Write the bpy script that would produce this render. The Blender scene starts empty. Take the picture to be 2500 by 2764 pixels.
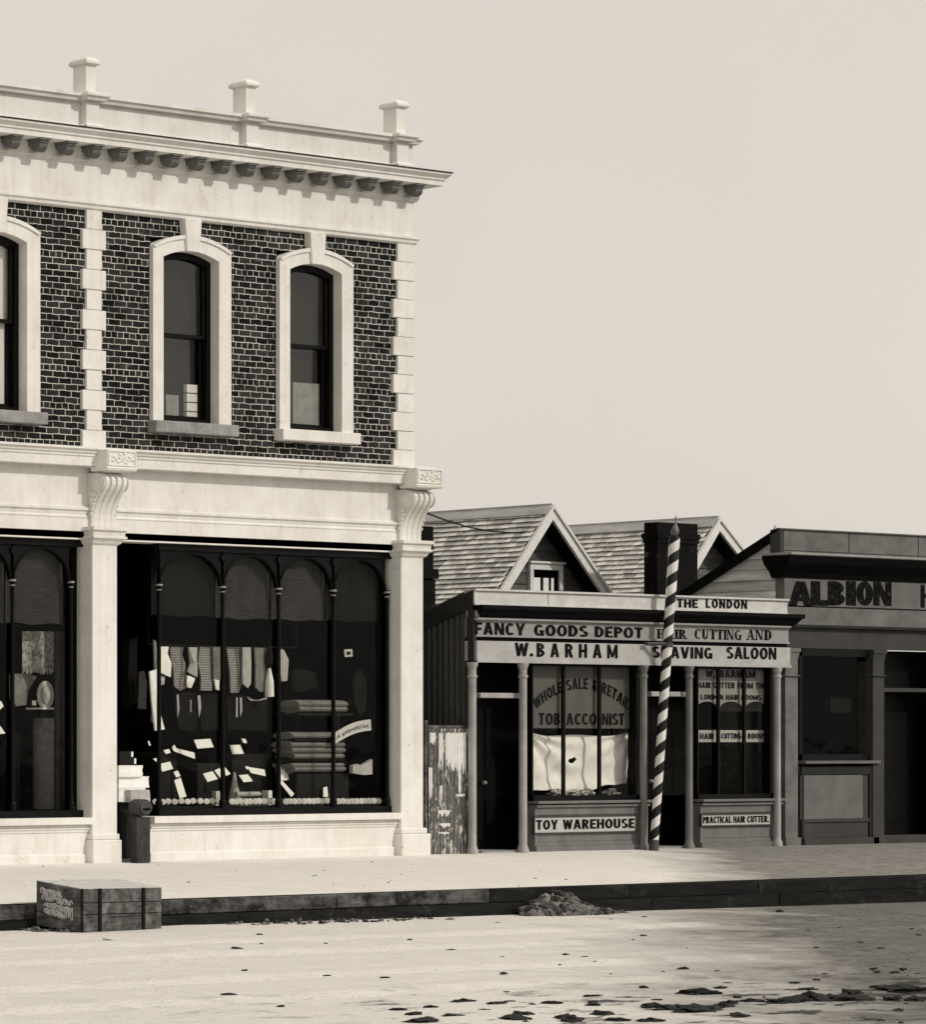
import bpy, bmesh, math, random
from mathutils import Vector, Matrix, noise
random.seed(7)
R = math.radians
PI = math.pi
scene = bpy.context.scene
col = scene.collection

# ------------------------------------------------------------------ camera
# A view camera on the far side of the street, plate shifted up and to the right
# (the picture is the right-hand end of a wide plate).
F, CX, HV, UVP = 8500.0, -3770.0, 2002.0, 13500.0      # measured on the photograph, 2500 x 2764
SA = math.sin(math.atan(F / (UVP - CX))); CA = math.cos(math.atan(F / (UVP - CX)))
D, H = 28.9, 1.606                                      # camera: metres from the facade line, above the path
OX = 0.0
def _ray(u):
    return F * SA + (u - CX) * CA, SA * (UVP - u)
def PX(u, y=0.0):
    dx, dy = _ray(u); return OX + (y + D) / dy * dx
def PZ(u, v, y=0.0):
    dx, dy = _ray(u); return H + (y + D) / dy * (HV - v)
OX = -PX(1111, 0.0)
def G(u, v, z):
    dx, dy = _ray(u); t = (H - z) / (v - HV)
    return OX + t * dx, t * dy - D

def road_level(x): return -.494 - .0043 * (x + 11.1)
def GR(u, v):
    z = -.53
    for _ in range(4): x, y = G(u, v, z); z = road_level(x)
    return x, y, z

cam = bpy.data.objects.new('camera', bpy.data.cameras.new('camera'))
col.objects.link(cam)
cam.location = (OX, -D, H)
cam.rotation_euler = (R(90), 0, -math.atan(F / (UVP - CX)))
cam.data.sensor_fit = 'AUTO'; cam.data.sensor_width = 36.0
cam.data.lens = F / 2764 * 36.0
cam.data.shift_x = (1250 - CX) / 2764
cam.data.shift_y = (HV - 1382) / 2764
cam.data.clip_start = 0.5; cam.data.clip_end = 3000
scene.camera = cam

# ------------------------------------------------------------------ sky, sun, exposure
SUN_EL, SUN_AZ = 40.0, 24.0          # elevation; degrees to the right of the facade's normal, behind the camera
w = bpy.data.worlds.new('World'); scene.world = w; w.use_nodes = True
nt = w.node_tree; nt.nodes.clear()
out = nt.nodes.new('ShaderNodeOutputWorld'); bg = nt.nodes.new('ShaderNodeBackground')
sky = nt.nodes.new('ShaderNodeTexSky'); sky.sky_type = 'NISHITA'; sky.sun_disc = False
sky.sun_elevation = R(SUN_EL); sky.sun_rotation = R(180 - SUN_AZ); sky.dust_density = 4.0; sky.air_density = 1.0
bw = nt.nodes.new('ShaderNodeRGBToBW')
flat = nt.nodes.new('ShaderNodeMix'); flat.data_type = 'FLOAT'; flat.inputs[0].default_value = 0.86
flat.inputs[3].default_value = 5.68
tint = nt.nodes.new('ShaderNodeMix'); tint.data_type = 'RGBA'; tint.blend_type = 'MULTIPLY'; tint.inputs[0].default_value = 1.0
tint.inputs[7].default_value = (1.0, 0.936, 0.85, 1)
nt.links.new(sky.outputs[0], bw.inputs[0]); nt.links.new(bw.outputs[0], flat.inputs[2])
tcw = nt.nodes.new('ShaderNodeTexCoord'); cn_w = nt.nodes.new('ShaderNodeTexNoise')          # thin high overcast
cn_w.inputs['Scale'].default_value = 3.5; cn_w.inputs['Detail'].default_value = 5; nt.links.new(tcw.outputs['Generated'], cn_w.inputs['Vector'])
mr = nt.nodes.new('ShaderNodeMapRange'); mr.inputs[1].default_value = .3; mr.inputs[2].default_value = .7; mr.inputs[3].default_value = .955; mr.inputs[4].default_value = 1.045
mu = nt.nodes.new('ShaderNodeMath'); mu.operation = 'MULTIPLY'
nt.links.new(cn_w.outputs[0], mr.inputs[0]); nt.links.new(mr.outputs[0], mu.inputs[1]); nt.links.new(flat.outputs[0], mu.inputs[0])
nt.links.new(mu.outputs[0], tint.inputs[6]); nt.links.new(tint.outputs[2], bg.inputs[0])
bg.inputs[1].default_value = 0.14
nt.links.new(bg.outputs[0], out.inputs[0])
sun = bpy.data.objects.new('sun', bpy.data.lights.new('sun', 'SUN')); col.objects.link(sun)
sun.data.energy = 2.1; sun.data.angle = R(1.5); sun.data.color = (1.0, 0.945, 0.865)
sd = Vector((math.sin(R(SUN_AZ)) * math.cos(R(SUN_EL)), -math.cos(R(SUN_AZ)) * math.cos(R(SUN_EL)), math.sin(R(SUN_EL))))
sun.rotation_euler = sd.to_track_quat('Z', 'Y').to_euler(); sun.location = (6, -20, 20)
vs = scene.view_settings
scene.display_settings.display_device = 'sRGB'
vs.view_transform = 'Standard'; vs.look = 'None'; vs.exposure = 0.0; vs.gamma = 1.0; vs.use_curve_mapping = False
scene.cycles.max_bounces = 6; scene.cycles.diffuse_bounces = 3; scene.cycles.glossy_bounces = 2
scene.cycles.transparent_max_bounces = 12; scene.cycles.transmission_bounces = 2
scene.cycles.use_denoising = True
scene.cycles.sample_clamp_indirect = 4.0

# ------------------------------------------------------------------ materials
class N:
    """small node-tree writer"""
    def __init__(s, name):
        s.m = bpy.data.materials.new(name); s.m.use_nodes = True; s.t = s.m.node_tree
        s.b = s.t.nodes['Principled BSDF']; s.o = s.t.nodes['Material Output']
    def n(s, kind, **kw):
        x = s.t.nodes.new(kind)
        for k, v in kw.items(): setattr(x, k, v)
        return x
    def l(s, a, b): s.t.links.new(a, b)
    def coord(s, scale=(1, 1, 1), loc=(0, 0, 0), rot=(0, 0, 0)):
        c = s.n('ShaderNodeTexCoord'); m = s.n('ShaderNodeMapping')
        m.inputs['Scale'].default_value = scale; m.inputs['Location'].default_value = loc; m.inputs['Rotation'].default_value = rot
        s.l(c.outputs['Object'], m.inputs[0]); return m.outputs[0]
    def noise(s, vec, scale, detail=4, rough=.55, dist=0):
        x = s.n('ShaderNodeTexNoise'); x.inputs['Scale'].default_value = scale; x.inputs['Detail'].default_value = detail
        x.inputs['Roughness'].default_value = rough; x.inputs['Distortion'].default_value = dist
        if vec is not None: s.l(vec, x.inputs['Vector'])
        return x.outputs[0]
    def ramp(s, fac, stops):
        x = s.n('ShaderNodeValToRGB'); e = x.color_ramp.elements
        while len(e) < len(stops): e.new(0.5)
        for i, (p, c) in enumerate(stops):
            e[i].position = p; e[i].color = (*c, 1) if len(c) == 3 else c
        s.l(fac, x.inputs[0]); return x.outputs[0]
    def mixc(s, fac, a, b, mode='MIX'):
        x = s.n('ShaderNodeMix', data_type='RGBA', blend_type=mode)
        for sock, v in ((x.inputs[0], fac), (x.inputs[6], a), (x.inputs[7], b)):
            if isinstance(v, (int, float)): sock.default_value = v
            elif isinstance(v, tuple): sock.default_value = (*v, 1)
            else: s.l(v, sock)
        return x.outputs[2]
    def math(s, op, a, b=0.0):
        x = s.n('ShaderNodeMath', operation=op)
        for sock, v in ((x.inputs[0], a), (x.inputs[1], b)):
            if isinstance(v, (int, float)): sock.default_value = v
            else: s.l(v, sock)
        return x.outputs[0]
    def bump(s, h, strength, dist=.01):
        x = s.n('ShaderNodeBump'); x.inputs['Strength'].default_value = strength; x.inputs['Distance'].default_value = dist
        s.l(h, x.inputs['Height']); s.l(x.outputs[0], s.b.inputs['Normal'])
    def fin(s, colr, rough=.85, spec=.25):
        if isinstance(colr, tuple): s.b.inputs['Base Color'].default_value = (*colr, 1)
        else: s.l(colr, s.b.inputs['Base Color'])
        s.b.inputs['Roughness'].default_value = rough; s.b.inputs['Specular IOR Level'].default_value = spec
        return s.m

def g(v): return (v, v * .985, v * .955)
def plain(name, v, var=.25, scale=5, rough=.85, bump=.3, spec=.2, stretch=(1, 1, 1), fine=60):
    s = N(name); c = s.coord(stretch)
    a = s.noise(c, scale, 5, .6); b = s.noise(c, fine, 3, .6)
    k = s.ramp(a, [(.3, g(v * (1 - var))), (.72, g(v * (1 + var * .5)))])
    k = s.mixc(.35 * min(1, var * 2), k, s.ramp(b, [(.3, g(v * (1 - var))), (.7, g(v * (1 + var)))]))
    if bump: s.bump(b, bump, .004)
    return s.fin(k, rough, spec)

def stucco():
    s = N('white_stucco'); c = s.coord()
    a = s.noise(c, 1.3, 6, .65); b = s.noise(c, 90, 4, .7); d = s.noise(c, 7, 5, .7)
    base = s.ramp(a, [(.35, (.69, .67, .625)), (.6, (.77, .755, .725))])
    spots = s.ramp(d, [(.30, (.60, .58, .53)), (.40, (1, 1, 1))])
    k = s.mixc(.45, base, spots, 'MULTIPLY')
    v = s.n('ShaderNodeTexVoronoi'); v.inputs['Scale'].default_value = 3.2; s.l(c, v.inputs['Vector'])
    specks = s.ramp(v.outputs['Distance'], [(.022, (.22, .21, .19)), (.05, (1, 1, 1))])
    k = s.mixc(.75, k, specks, 'MULTIPLY')
    streak = s.noise(s.coord((9, 9, .35)), 1.0, 4, .6)
    k = s.mixc(.30, k, s.ramp(streak, [(.30, (.74, .715, .65)), (.50, (1, 1, 1))]), 'MULTIPLY')
    soft = s.noise(s.coord((1, 1, .8), (5, 1, 2)), 2.6, 6, .7)
    k = s.mixc(.32, k, s.ramp(soft, [(.30, (.72, .69, .60)), (.50, (1, 1, 1))]), 'MULTIPLY')
    s.bump(b, .25, .003)
    return s.fin(k, .9, .15)

def brick(name, dark=.007, light=.044, mort=(.66, .64, .59)):
    s = N(name)
    c = s.n('ShaderNodeTexCoord'); sx = s.n('ShaderNodeSeparateXYZ'); cb = s.n('ShaderNodeCombineXYZ')
    s.l(c.outputs['Object'], sx.inputs[0])
    wob = s.noise(c.outputs['Object'], 7.5, 4, .65); wob2 = s.noise(s.coord((1, 1, 1), (7, 3, 5)), 7.5, 4, .65)
    x = s.math('ADD', s.math('ADD', sx.outputs[0], sx.outputs[1]), s.math('MULTIPLY', s.math('SUBTRACT', wob, .5), .035))
    z = s.math('ADD', sx.outputs[2], s.math('MULTIPLY', s.math('SUBTRACT', wob2, .5), .040))
    s.l(x, cb.inputs[0]); s.l(z, cb.inputs[1])
    bt = s.n('ShaderNodeTexBrick'); bt.offset = .5; bt.squash = .5; bt.squash_frequency = 6
    s.l(cb.outputs[0], bt.inputs['Vector'])
    bt.inputs['Scale'].default_value = 1.0; bt.inputs['Brick Width'].default_value = .238; bt.inputs['Row Height'].default_value = .0835
    bt.inputs['Mortar Size'].default_value = .0054; bt.inputs['Mortar Smooth'].default_value = .25; bt.inputs['Bias'].default_value = -.2
    bt.inputs['Color1'].default_value = (*g(dark), 1); bt.inputs['Color2'].default_value = (*g(light), 1); bt.inputs['Mortar'].default_value = (*mort, 1)
    big = s.noise(c.outputs['Object'], 2.2, 5, .7)
    grime = s.ramp(big, [(.36, (.26, .25, .23)), (.52, (1, 1, 1))])
    k = s.mixc(.85, bt.outputs['Color'], grime, 'MULTIPLY')
    fleck = s.noise(c.outputs['Object'], 38, 4, .8)
    k = s.mixc(s.ramp(fleck, [(.64, (0, 0, 0)), (.72, (.7, .7, .7))]), k, (.36, .34, .30))
    patch = s.noise(s.coord((1, 1, 2.2), (3, 9, 1)), 3.1, 3, .5)
    k = s.mixc(s.ramp(patch, [(.68, (0, 0, 0)), (.76, (.55, .55, .55))]), k, (.17, .16, .145))
    hgt = s.math('MULTIPLY', bt.outputs['Fac'], -1.0)
    s.bump(s.math('ADD', hgt, s.math('MULTIPLY', fleck, .5)), .6, .008)
    return s.fin(k, .92, .12)

def island(name, lo, hi, var=.3, scale=14, stretch=(1, 1, 1), rough=.9, bump=.4):
    """colour that differs from shingle to shingle or board to board"""
    s = N(name); gi = s.n('ShaderNodeNewGeometry')
    k = s.ramp(gi.outputs['Random Per Island'], [(0, g(lo)), (1, g(hi))])
    a = s.noise(s.coord(stretch), scale, 5, .65)
    k = s.mixc(.8, k, s.ramp(a, [(.3, g(1 - var)), (.6, g(1))]), 'MULTIPLY')
    s.bump(a, bump, .006)
    return s.fin(k, rough, .15)

def glass(name, refl, through=.8):
    s = N(name); s.t.nodes.remove(s.b)
    t = s.n('ShaderNodeBsdfTransparent'); t.inputs[0].default_value = (through, through, through * .98, 1)
    r = s.n('ShaderNodeBsdfGlossy'); r.inputs['Roughness'].default_value = .04
    nz = s.noise(s.coord(), 2.2, 2, .5); bp = s.n('ShaderNodeBump'); bp.inputs['Strength'].default_value = .25; bp.inputs['Distance'].default_value = .02
    s.l(nz, bp.inputs['Height']); s.l(bp.outputs[0], r.inputs['Normal'])
    x = s.n('ShaderNodeMixShader'); x.inputs[0].default_value = refl
    s.l(t.outputs[0], x.inputs[1]); s.l(r.outputs[0], x.inputs[2]); s.l(x.outputs[0], s.o.inputs[0])
    return s.m

def woven(name, v, var=.5):
    s = N(name); a = s.noise(s.coord((2.5, 2.5, 26)), 2.0, 5, .7); b = s.noise(s.coord(), 3, 4, .6); f = s.noise(s.coord(), 70, 2, .6)
    k = s.ramp(a, [(.32, g(v * (1 - var))), (.68, g(v * (1 + var)))])
    k = s.mixc(.6, k, s.ramp(b, [(.3, g(.5)), (.65, g(1))]), 'MULTIPLY')
    s.bump(f, .3, .003)
    return s.fin(k, .95, .05)

def striped(name, lo, hi, freq):
    s = N(name); sx = s.n('ShaderNodeSeparateXYZ'); s.l(s.coord(), sx.inputs[0])
    k = s.math('SINE', s.math('MULTIPLY', sx.outputs[2], freq))
    return s.fin(s.ramp(s.math('ADD', s.math('MULTIPLY', k, .5), s.noise(s.coord(), 18, 3, .6)), [(.55, g(lo)), (.95, g(hi))]), .95, .05)

M = {}
M['stucco'] = stucco()
M['brick'] = brick('dark_brick')
M['chimney_brick'] = brick('sooty_brick', .003, .006, (.007, .0065, .006))
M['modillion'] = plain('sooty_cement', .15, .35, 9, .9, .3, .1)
M['sill_grey'] = plain('grey_stone', .30, .5, 6)
M['black_paint'] = plain('black_paint', .0045, .4, 8, .8, .1, .06)
M['black_gloss'] = plain('black_joinery_paint', .004, .4, 8, .5, .1, .10)
M['brass'] = plain('worn_brass_ring', .30, .4, 20, .35, .1, .6)
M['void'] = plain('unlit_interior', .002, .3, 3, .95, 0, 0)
M['dark_wood'] = plain('dark_wood', .009, .5, 6, .8, .3)
M['blind_grey'] = plain('grey_blind', .020, .25, 3, .95, .1, .05)
M['blind_white'] = plain('white_blind', .82, .06, 3, .95, .1, .05)
M['blind_woven'] = woven('woven_shade', .042, .4)
M['blind_dim'] = woven('dim_woven_shade', .012, .4)
M['white_cloth'] = plain('white_cloth', .82, .12, 8, .95, .2, .05)
M['dim_cloth'] = plain('dim_white_cloth', .42, .25, 8, .95, .2, .05)
M['grey_cloth'] = striped('grey_striped_cloth', .16, .34, 190)
M['mid_cloth'] = plain('mid_grey_cloth', .19, .4, 14, .95, .3, .05)
M['dark_cloth'] = plain('dark_cloth', .010, .6, 10, .95, .3, .05)
M['card'] = plain('white_card', .80, .05, 20, .9, .05, .05)
M['card_edge'] = plain('cream_card', .55, .15, 20, .9, .05, .05)
M['straw'] = plain('pale_straw', .55, .35, 40, .9, .5, .1)
M['ink'] = plain('black_ink', .004, .2, 20, .8, 0, .1)
M['window_glass'] = glass('window_glass', .042, .94)
M['shop_glass'] = glass('shop_glass', .007, .96)
M['fascia_cream'] = plain('pale_weathered_paint', .60, .22, 4, .85, .3, .15, (1, 1, 1.5))
M['sign_pale'] = plain('pale_sign_paint', .42, .22, 3.5, .8, .2, .2, (1, 1, 2))
M['sign_dull'] = plain('dull_sign_paint', .30, .25, 3.5, .8, .2, .2, (1, 1, 2))
M['plate_white'] = plain('white_sign_plate', .44, .15, 6, .8, .1, .2)
M['joinery_grey'] = plain('grey_joinery_paint', .16, .28, 5, .75, .25, .25, (1, 1, .4))
M['column_grey'] = plain('grey_column_paint', .38, .35, 3.2, .7, .25, .25, (1, 1, .8))
M['column_dark'] = plain('dark_column_paint', .20, .4, 3.2, .7, .25, .25, (1, 1, .8))
def worn_letter():
    s = N('worn_black_lettering'); a = s.noise(s.coord(), 13, 6, .75)
    return s.fin(s.ramp(a, [(.52, g(.004)), (.66, g(.035)), (.78, g(.09))]), .85, .05)
M['letter'] = worn_letter()
M['window_sign'] = plain('grey_window_sign', .12, .18, 3, .9, .05, .05)
M['hotel_board'] = plain('smoky_board_paint', .15, .55, 2.2, .8, .3, .2, (1, 1, 1.6))
M['hotel_sign'] = plain('smoky_sign_paint', .14, .4, 2.0, .8, .3, .2)
M['hotel_wall'] = plain('dark_board_paint', .05, .4, 2.2, .8, .3, .2)
M['hotel_dark'] = plain('darker_board_paint', .02, .4, 2.2, .8, .3, .2)
M['hotel_pale'] = plain('pale_ledge_paint', .30, .3, 6, .8, .2, .2)
M['weatherboard'] = island('bare_weatherboard', .46, .72, .55, 5, (3, .5, 3))
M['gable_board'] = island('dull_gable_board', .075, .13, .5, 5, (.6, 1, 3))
M['shingle'] = island('silvered_shingle', .34, .80, .28, 8, (.6, 4, .6))
M['ridge'] = plain('ridge_board', .42, .35, 7, .9, .3, .1, (1, .3, 1))
M['barge'] = plain('white_barge_paint', .72, .15, 9, .8, .2, .2)
M['trim_white'] = plain('white_trim_paint', .66, .15, 9, .8, .2, .2)
M['iron_dark'] = plain('rusty_corrugated_iron', .060, .55, 3, .7, .3, .3, (1, 1, .15))
def bill_posted():
    s = N('bill_posted_iron'); c = s.coord()
    base = s.ramp(s.noise(s.coord((14, 14, .8)), 2.0, 5, .7), [(.3, g(.03)), (.7, g(.19))])
    tear = s.noise(s.coord((9, 9, 2.4), (1, 2, 4)), 2.4, 6, .75)
    k = s.mixc(s.ramp(tear, [(.55, (0, 0, 0)), (.59, (1, 1, 1))]), base, (.62, .59, .53))
    s.bump(s.noise(c, 40, 3, .6), .3, .003)
    return s.fin(k, .85, .2)
M['hoarding'] = bill_posted()
M['paper'] = plain('torn_poster_paper', .72, .14, 9, .95, .2, .05)
M['flash_board'] = plain('dark_flashing_board', .03, .5, 6, .8, .3, .2, (1, .2, 3))
def crate_wood():
    s = N('weathered_crate_wood'); a = s.noise(s.coord((1.5, 1.5, 9)), 3, 6, .7); b = s.noise(s.coord((1, 1, 1), (4, 2, 2)), 4.5, 5, .65)
    k = s.ramp(a, [(.3, g(.018)), (.72, g(.12))])
    k = s.mixc(s.ramp(b, [(.48, (0, 0, 0)), (.66, (.65, .65, .65))]), k, g(.24))
    s.bump(a, .5, .006); return s.fin(k, .9, .1)
M['crate'] = crate_wood()
M['crate_lid'] = plain('sunlit_crate_lid', .50, .3, 6, .9, .3, .05, (1, 4, 1))  # paler than the sides: sunlight on the top is put into the wood colour
M['chalk'] = plain('white_chalk', .55, .3, 30, 1, 0, 0)
M['post'] = plain('dark_mottled_stone', .045, .9, 7, .8, .6, .2)
M['post_head'] = plain('dull_dark_cushion', .065, .45, 9, .8, .3, .2)
M['kerb'] = None; M['road'] = None
def kerb_mat():
    s = N('dark_kerb_timber'); a = s.noise(s.coord((.9, 6, 7)), 2.4, 6, .7); b = s.noise(s.coord((1, 1, 1.6)), 3.2, 5, .65)
    k = s.ramp(a, [(.3, g(.004)), (.75, g(.020))])
    k = s.mixc(s.ramp(b, [(.54, (0, 0, 0)), (.72, (.4, .4, .4))]), k, g(.07))
    s.bump(a, .6, .012); return s.fin(k, .9, .1)
M['kerb'] = kerb_mat()
def kerb_pale():
    s = N('weathered_kerb_timber'); a = s.noise(s.coord((.9, 6, 7)), 2.4, 6, .7); b = s.noise(s.coord((1, 1, 1.3)), 2.6, 6, .7)
    k = s.ramp(a, [(.3, g(.05)), (.75, g(.20))])
    k = s.mixc(s.ramp(b, [(.38, (0, 0, 0)), (.60, (1, 1, 1))]), k, g(.014))
    s.bump(a, .6, .012); return s.fin(k, .9, .1)
M['kerb_pale'] = kerb_pale()

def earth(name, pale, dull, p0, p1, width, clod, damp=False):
    """trodden earth: pale dry dust on the left, grey shade painted into the colour beyond the line p0-p1"""
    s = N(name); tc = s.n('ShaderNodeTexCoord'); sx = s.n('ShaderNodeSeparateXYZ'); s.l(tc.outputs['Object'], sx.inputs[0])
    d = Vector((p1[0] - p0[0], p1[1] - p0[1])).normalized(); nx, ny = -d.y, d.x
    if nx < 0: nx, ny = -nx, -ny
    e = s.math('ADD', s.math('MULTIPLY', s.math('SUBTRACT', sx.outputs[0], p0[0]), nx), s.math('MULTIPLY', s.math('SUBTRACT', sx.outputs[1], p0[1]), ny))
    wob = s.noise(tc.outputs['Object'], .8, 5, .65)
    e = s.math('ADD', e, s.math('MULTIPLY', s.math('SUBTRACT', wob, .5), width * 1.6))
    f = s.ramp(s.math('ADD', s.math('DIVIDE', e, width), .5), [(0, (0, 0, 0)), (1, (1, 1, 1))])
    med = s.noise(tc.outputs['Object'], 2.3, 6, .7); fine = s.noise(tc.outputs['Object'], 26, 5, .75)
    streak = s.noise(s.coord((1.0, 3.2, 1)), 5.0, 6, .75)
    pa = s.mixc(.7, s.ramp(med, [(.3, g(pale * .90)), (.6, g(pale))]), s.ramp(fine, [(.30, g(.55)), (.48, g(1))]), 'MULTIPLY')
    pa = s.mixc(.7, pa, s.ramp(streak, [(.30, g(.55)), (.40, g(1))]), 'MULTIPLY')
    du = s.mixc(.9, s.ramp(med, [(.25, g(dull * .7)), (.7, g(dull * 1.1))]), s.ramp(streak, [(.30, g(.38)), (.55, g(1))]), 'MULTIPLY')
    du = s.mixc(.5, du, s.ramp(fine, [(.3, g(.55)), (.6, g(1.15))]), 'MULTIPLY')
    k = s.mixc(f, pa, du)  # the dull side is shade over the street, mixed into the ground colour
    if damp:
        yy = s.math('ADD', sx.outputs[1], s.math('MULTIPLY', s.math('SUBTRACT', wob, .5), 2.5))
        band = s.ramp(s.math('DIVIDE', s.math('SUBTRACT', -11.2, yy), 2.0), [(0, (0, 0, 0)), (1, (1, 1, 1))])
        pt = s.noise(s.coord((.55, 1.5, 1), (2, 7, 1)), 1.9, 7, .72)
        pm = s.ramp(pt, [(.55, (0, 0, 0)), (.60, (.92, .92, .92))])
        lf = s.ramp(s.math('DIVIDE', s.math('SUBTRACT', sx.outputs[0], -23.0), 4.0), [(0, (0, 0, 0)), (1, (1, 1, 1))])
        k = s.mixc(s.mixc(1.0, s.mixc(1.0, pm, band, 'MULTIPLY'), lf, 'MULTIPLY'), k, g(.045))
    hgt = s.math('ADD', fine, s.math('MULTIPLY', streak, 1.4))
    s.bump(hgt, clod, .02)
    return s.fin(k, .97, .05)
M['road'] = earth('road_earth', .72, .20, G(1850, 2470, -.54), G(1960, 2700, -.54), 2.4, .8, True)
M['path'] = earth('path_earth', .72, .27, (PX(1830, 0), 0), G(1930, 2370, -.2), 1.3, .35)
M['mud'] = plain('dark_mud', .036, .6, 12, .95, .6, .05, fine=40)
M['rubble'] = island('broken_rubble', .03, .22, .5, 18)
def barber():
    s = N('spiral_pole_paint'); sx = s.n('ShaderNodeSeparateXYZ'); s.l(s.coord(), sx.inputs[0])
    ang = s.math('DIVIDE', s.math('ARCTAN2', sx.outputs[1], sx.outputs[0]), 2 * PI)
    ph = s.math('FRACT', s.math('SUBTRACT', s.math('DIVIDE', sx.outputs[2], .318), ang))
    k = s.ramp(ph, [(0, g(.006)), (.50, g(.76))]); s.t.nodes[-1].color_ramp.interpolation = 'CONSTANT'
    wear = s.noise(s.coord(), 9, 5, .6)
    k = s.mixc(.6, k, s.ramp(wear, [(.3, g(.6)), (.55, g(1))]), 'MULTIPLY')
    return s.fin(k, .5, .3)
M['pole'] = barber()
M['iron'] = plain('dull_iron', .05, .4, 20, .5, .1, .5)
M['knob'] = plain('grey_metal_knob', .13, .4, 20, .45, .1, .5)
M['flecks'] = plain('flaked_whitewash', .74, .08, 20, .95, .1, .05)

# ------------------------------------------------------------------ mesh helpers
WL = {}
class MB:
    def __init__(s): s.v = []; s.f = []; s.m = []
    def add(s, vs, fs, mi=0):
        o = len(s.v); s.v += [tuple(p) for p in vs]
        for q in fs: s.f.append([o + i for i in q]); s.m.append(mi)
        return s
    def box(s, x0, x1, y0, y1, z0, z1, mi=0):
        return s.add([(x, y, z) for z in (z0, z1) for y in (y0, y1) for x in (x0, x1)],
                     [(0, 2, 3, 1), (4, 5, 7, 6), (0, 1, 5, 4), (2, 6, 7, 3), (0, 4, 6, 2), (1, 3, 7, 5)], mi)
    def hexa(s, b, t, mi=0):
        """b, t: four corners each, same winding"""
        return s.add(list(b) + list(t), [(3, 2, 1, 0), (4, 5, 6, 7), (0, 1, 5, 4), (1, 2, 6, 5), (2, 3, 7, 6), (3, 0, 4, 7)], mi)
    def px(s, prof, x0, x1, mi=0):
        """extrude a (y, z) outline along x"""
        n = len(prof); vs = [(x0, y, z) for y, z in prof] + [(x1, y, z) for y, z in prof]
        return s.add(vs, [tuple(range(n)), tuple(range(2 * n - 1, n - 1, -1))] + [(i, (i + 1) % n, n + (i + 1) % n, n + i) for i in range(n)], mi)
    def py(s, prof, y0, y1, mi=0):
        """extrude an (x, z) outline along y"""
        n = len(prof); vs = [(x, y0, z) for x, z in prof] + [(x, y1, z) for x, z in prof]
        return s.add(vs, [tuple(range(n)), tuple(range(2 * n - 1, n - 1, -1))] + [(i, (i + 1) % n, n + (i + 1) % n, n + i) for i in range(n)], mi)
    def strip(s, a, b, y0, y1, mi=0):
        """thick band between two (x, z) polylines of equal length"""
        for i in range(len(a) - 1):
            s.py([a[i], a[i + 1], b[i + 1], b[i]], y0, y1, mi)
        return s
    def mould(s, prof, x0, x1, left=0.0, right=0.0, y=0.0, mi=0):
        """a moulding of (p, z) steps standing p proud of plane y, top to bottom, with mitred returns of given depth"""
        n = len(prof); vs = []; fs = []
        def ring(fx): return [fx(p, z) for p, z in prof]
        rings = []
        if left: rings.append(ring(lambda p, z: (x0 - p, y + left, z)))
        rings.append(ring(lambda p, z: (x0 - (p if left else 0), y - p, z)))
        rings.append(ring(lambda p, z: (x1 + (p if right else 0), y - p, z)))
        if right: rings.append(ring(lambda p, z: (x1 + p, y + right, z)))
        for r in rings: vs += r
        for k in range(len(rings) - 1):
            for i in range(n - 1):
                fs.append((k * n + i, k * n + i + 1, (k + 1) * n + i + 1, (k + 1) * n + i))
        # lid and bottom
        xa, xb = x0, x1
        top = prof[0][1]; bot = prof[-1][1]
        o = len(vs); vs += [(x0, y + max(left, .02), top), (x1, y + max(right, .02), top), (x0, y + max(left, .02), bot), (x1, y + max(right, .02), bot)]
        L = [k * n for k in range(len(rings))]
        fs.append(tuple(L + [o + 1, o])); fs.append(tuple([k * n + n - 1 for k in range(len(rings))] + [o + 3, o + 2]))
        if not left: fs.append(tuple(list(range(n)) + [o + 2, o]))
        if not right: fs.append(tuple(list(range((len(rings) - 1) * n, len(rings) * n)) + [o + 3, o + 1]))
        return s.add(vs, fs, mi)
    def lathe(s, cx, cy, prof, n=20, mi=0):
        vs = []; fs = []; k = len(prof)
        for i in range(n):
            a = 2 * PI * i / n
            vs += [(cx + r * math.cos(a), cy + r * math.sin(a), z) for r, z in prof]
        for i in range(n):
            j = (i + 1) % n
            for q in range(k - 1): fs.append((i * k + q, j * k + q, j * k + q + 1, i * k + q + 1))
        fs.append(tuple(i * k for i in range(n))); fs.append(tuple(i * k + k - 1 for i in reversed(range(n))))
        return s.add(vs, fs, mi)
    def disc_y(s, cx, cz, rx, rz, y0, y1, n=20, mi=0):
        return s.py([(cx + rx * math.cos(2 * PI * i / n), cz + rz * math.sin(2 * PI * i / n)) for i in range(n)], y0, y1, mi)
    def tube(s, pts, r, n=8, mi=0):
        pts = [Vector(p) for p in pts]; vs = []; fs = []
        for i, p in enumerate(pts):
            d = (pts[min(i + 1, len(pts) - 1)] - pts[max(i - 1, 0)]).normalized()
            a = d.cross(Vector((0, .3, 1)) if abs(d.z) < .9 else Vector((1, 0, 0))).normalized(); b = d.cross(a)
            rr = r[i] if isinstance(r, (list, tuple)) else r
            vs += [p + rr * (a * math.cos(2 * PI * q / n) + b * math.sin(2 * PI * q / n)) for q in range(n)]
        for i in range(len(pts) - 1):
            for q in range(n): fs.append((i * n + q, i * n + (q + 1) % n, (i + 1) * n + (q + 1) % n, (i + 1) * n + q))
        fs.append(tuple(reversed(range(n)))); fs.append(tuple(range((len(pts) - 1) * n, len(pts) * n)))
        return s.add(vs, fs, mi)
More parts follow.
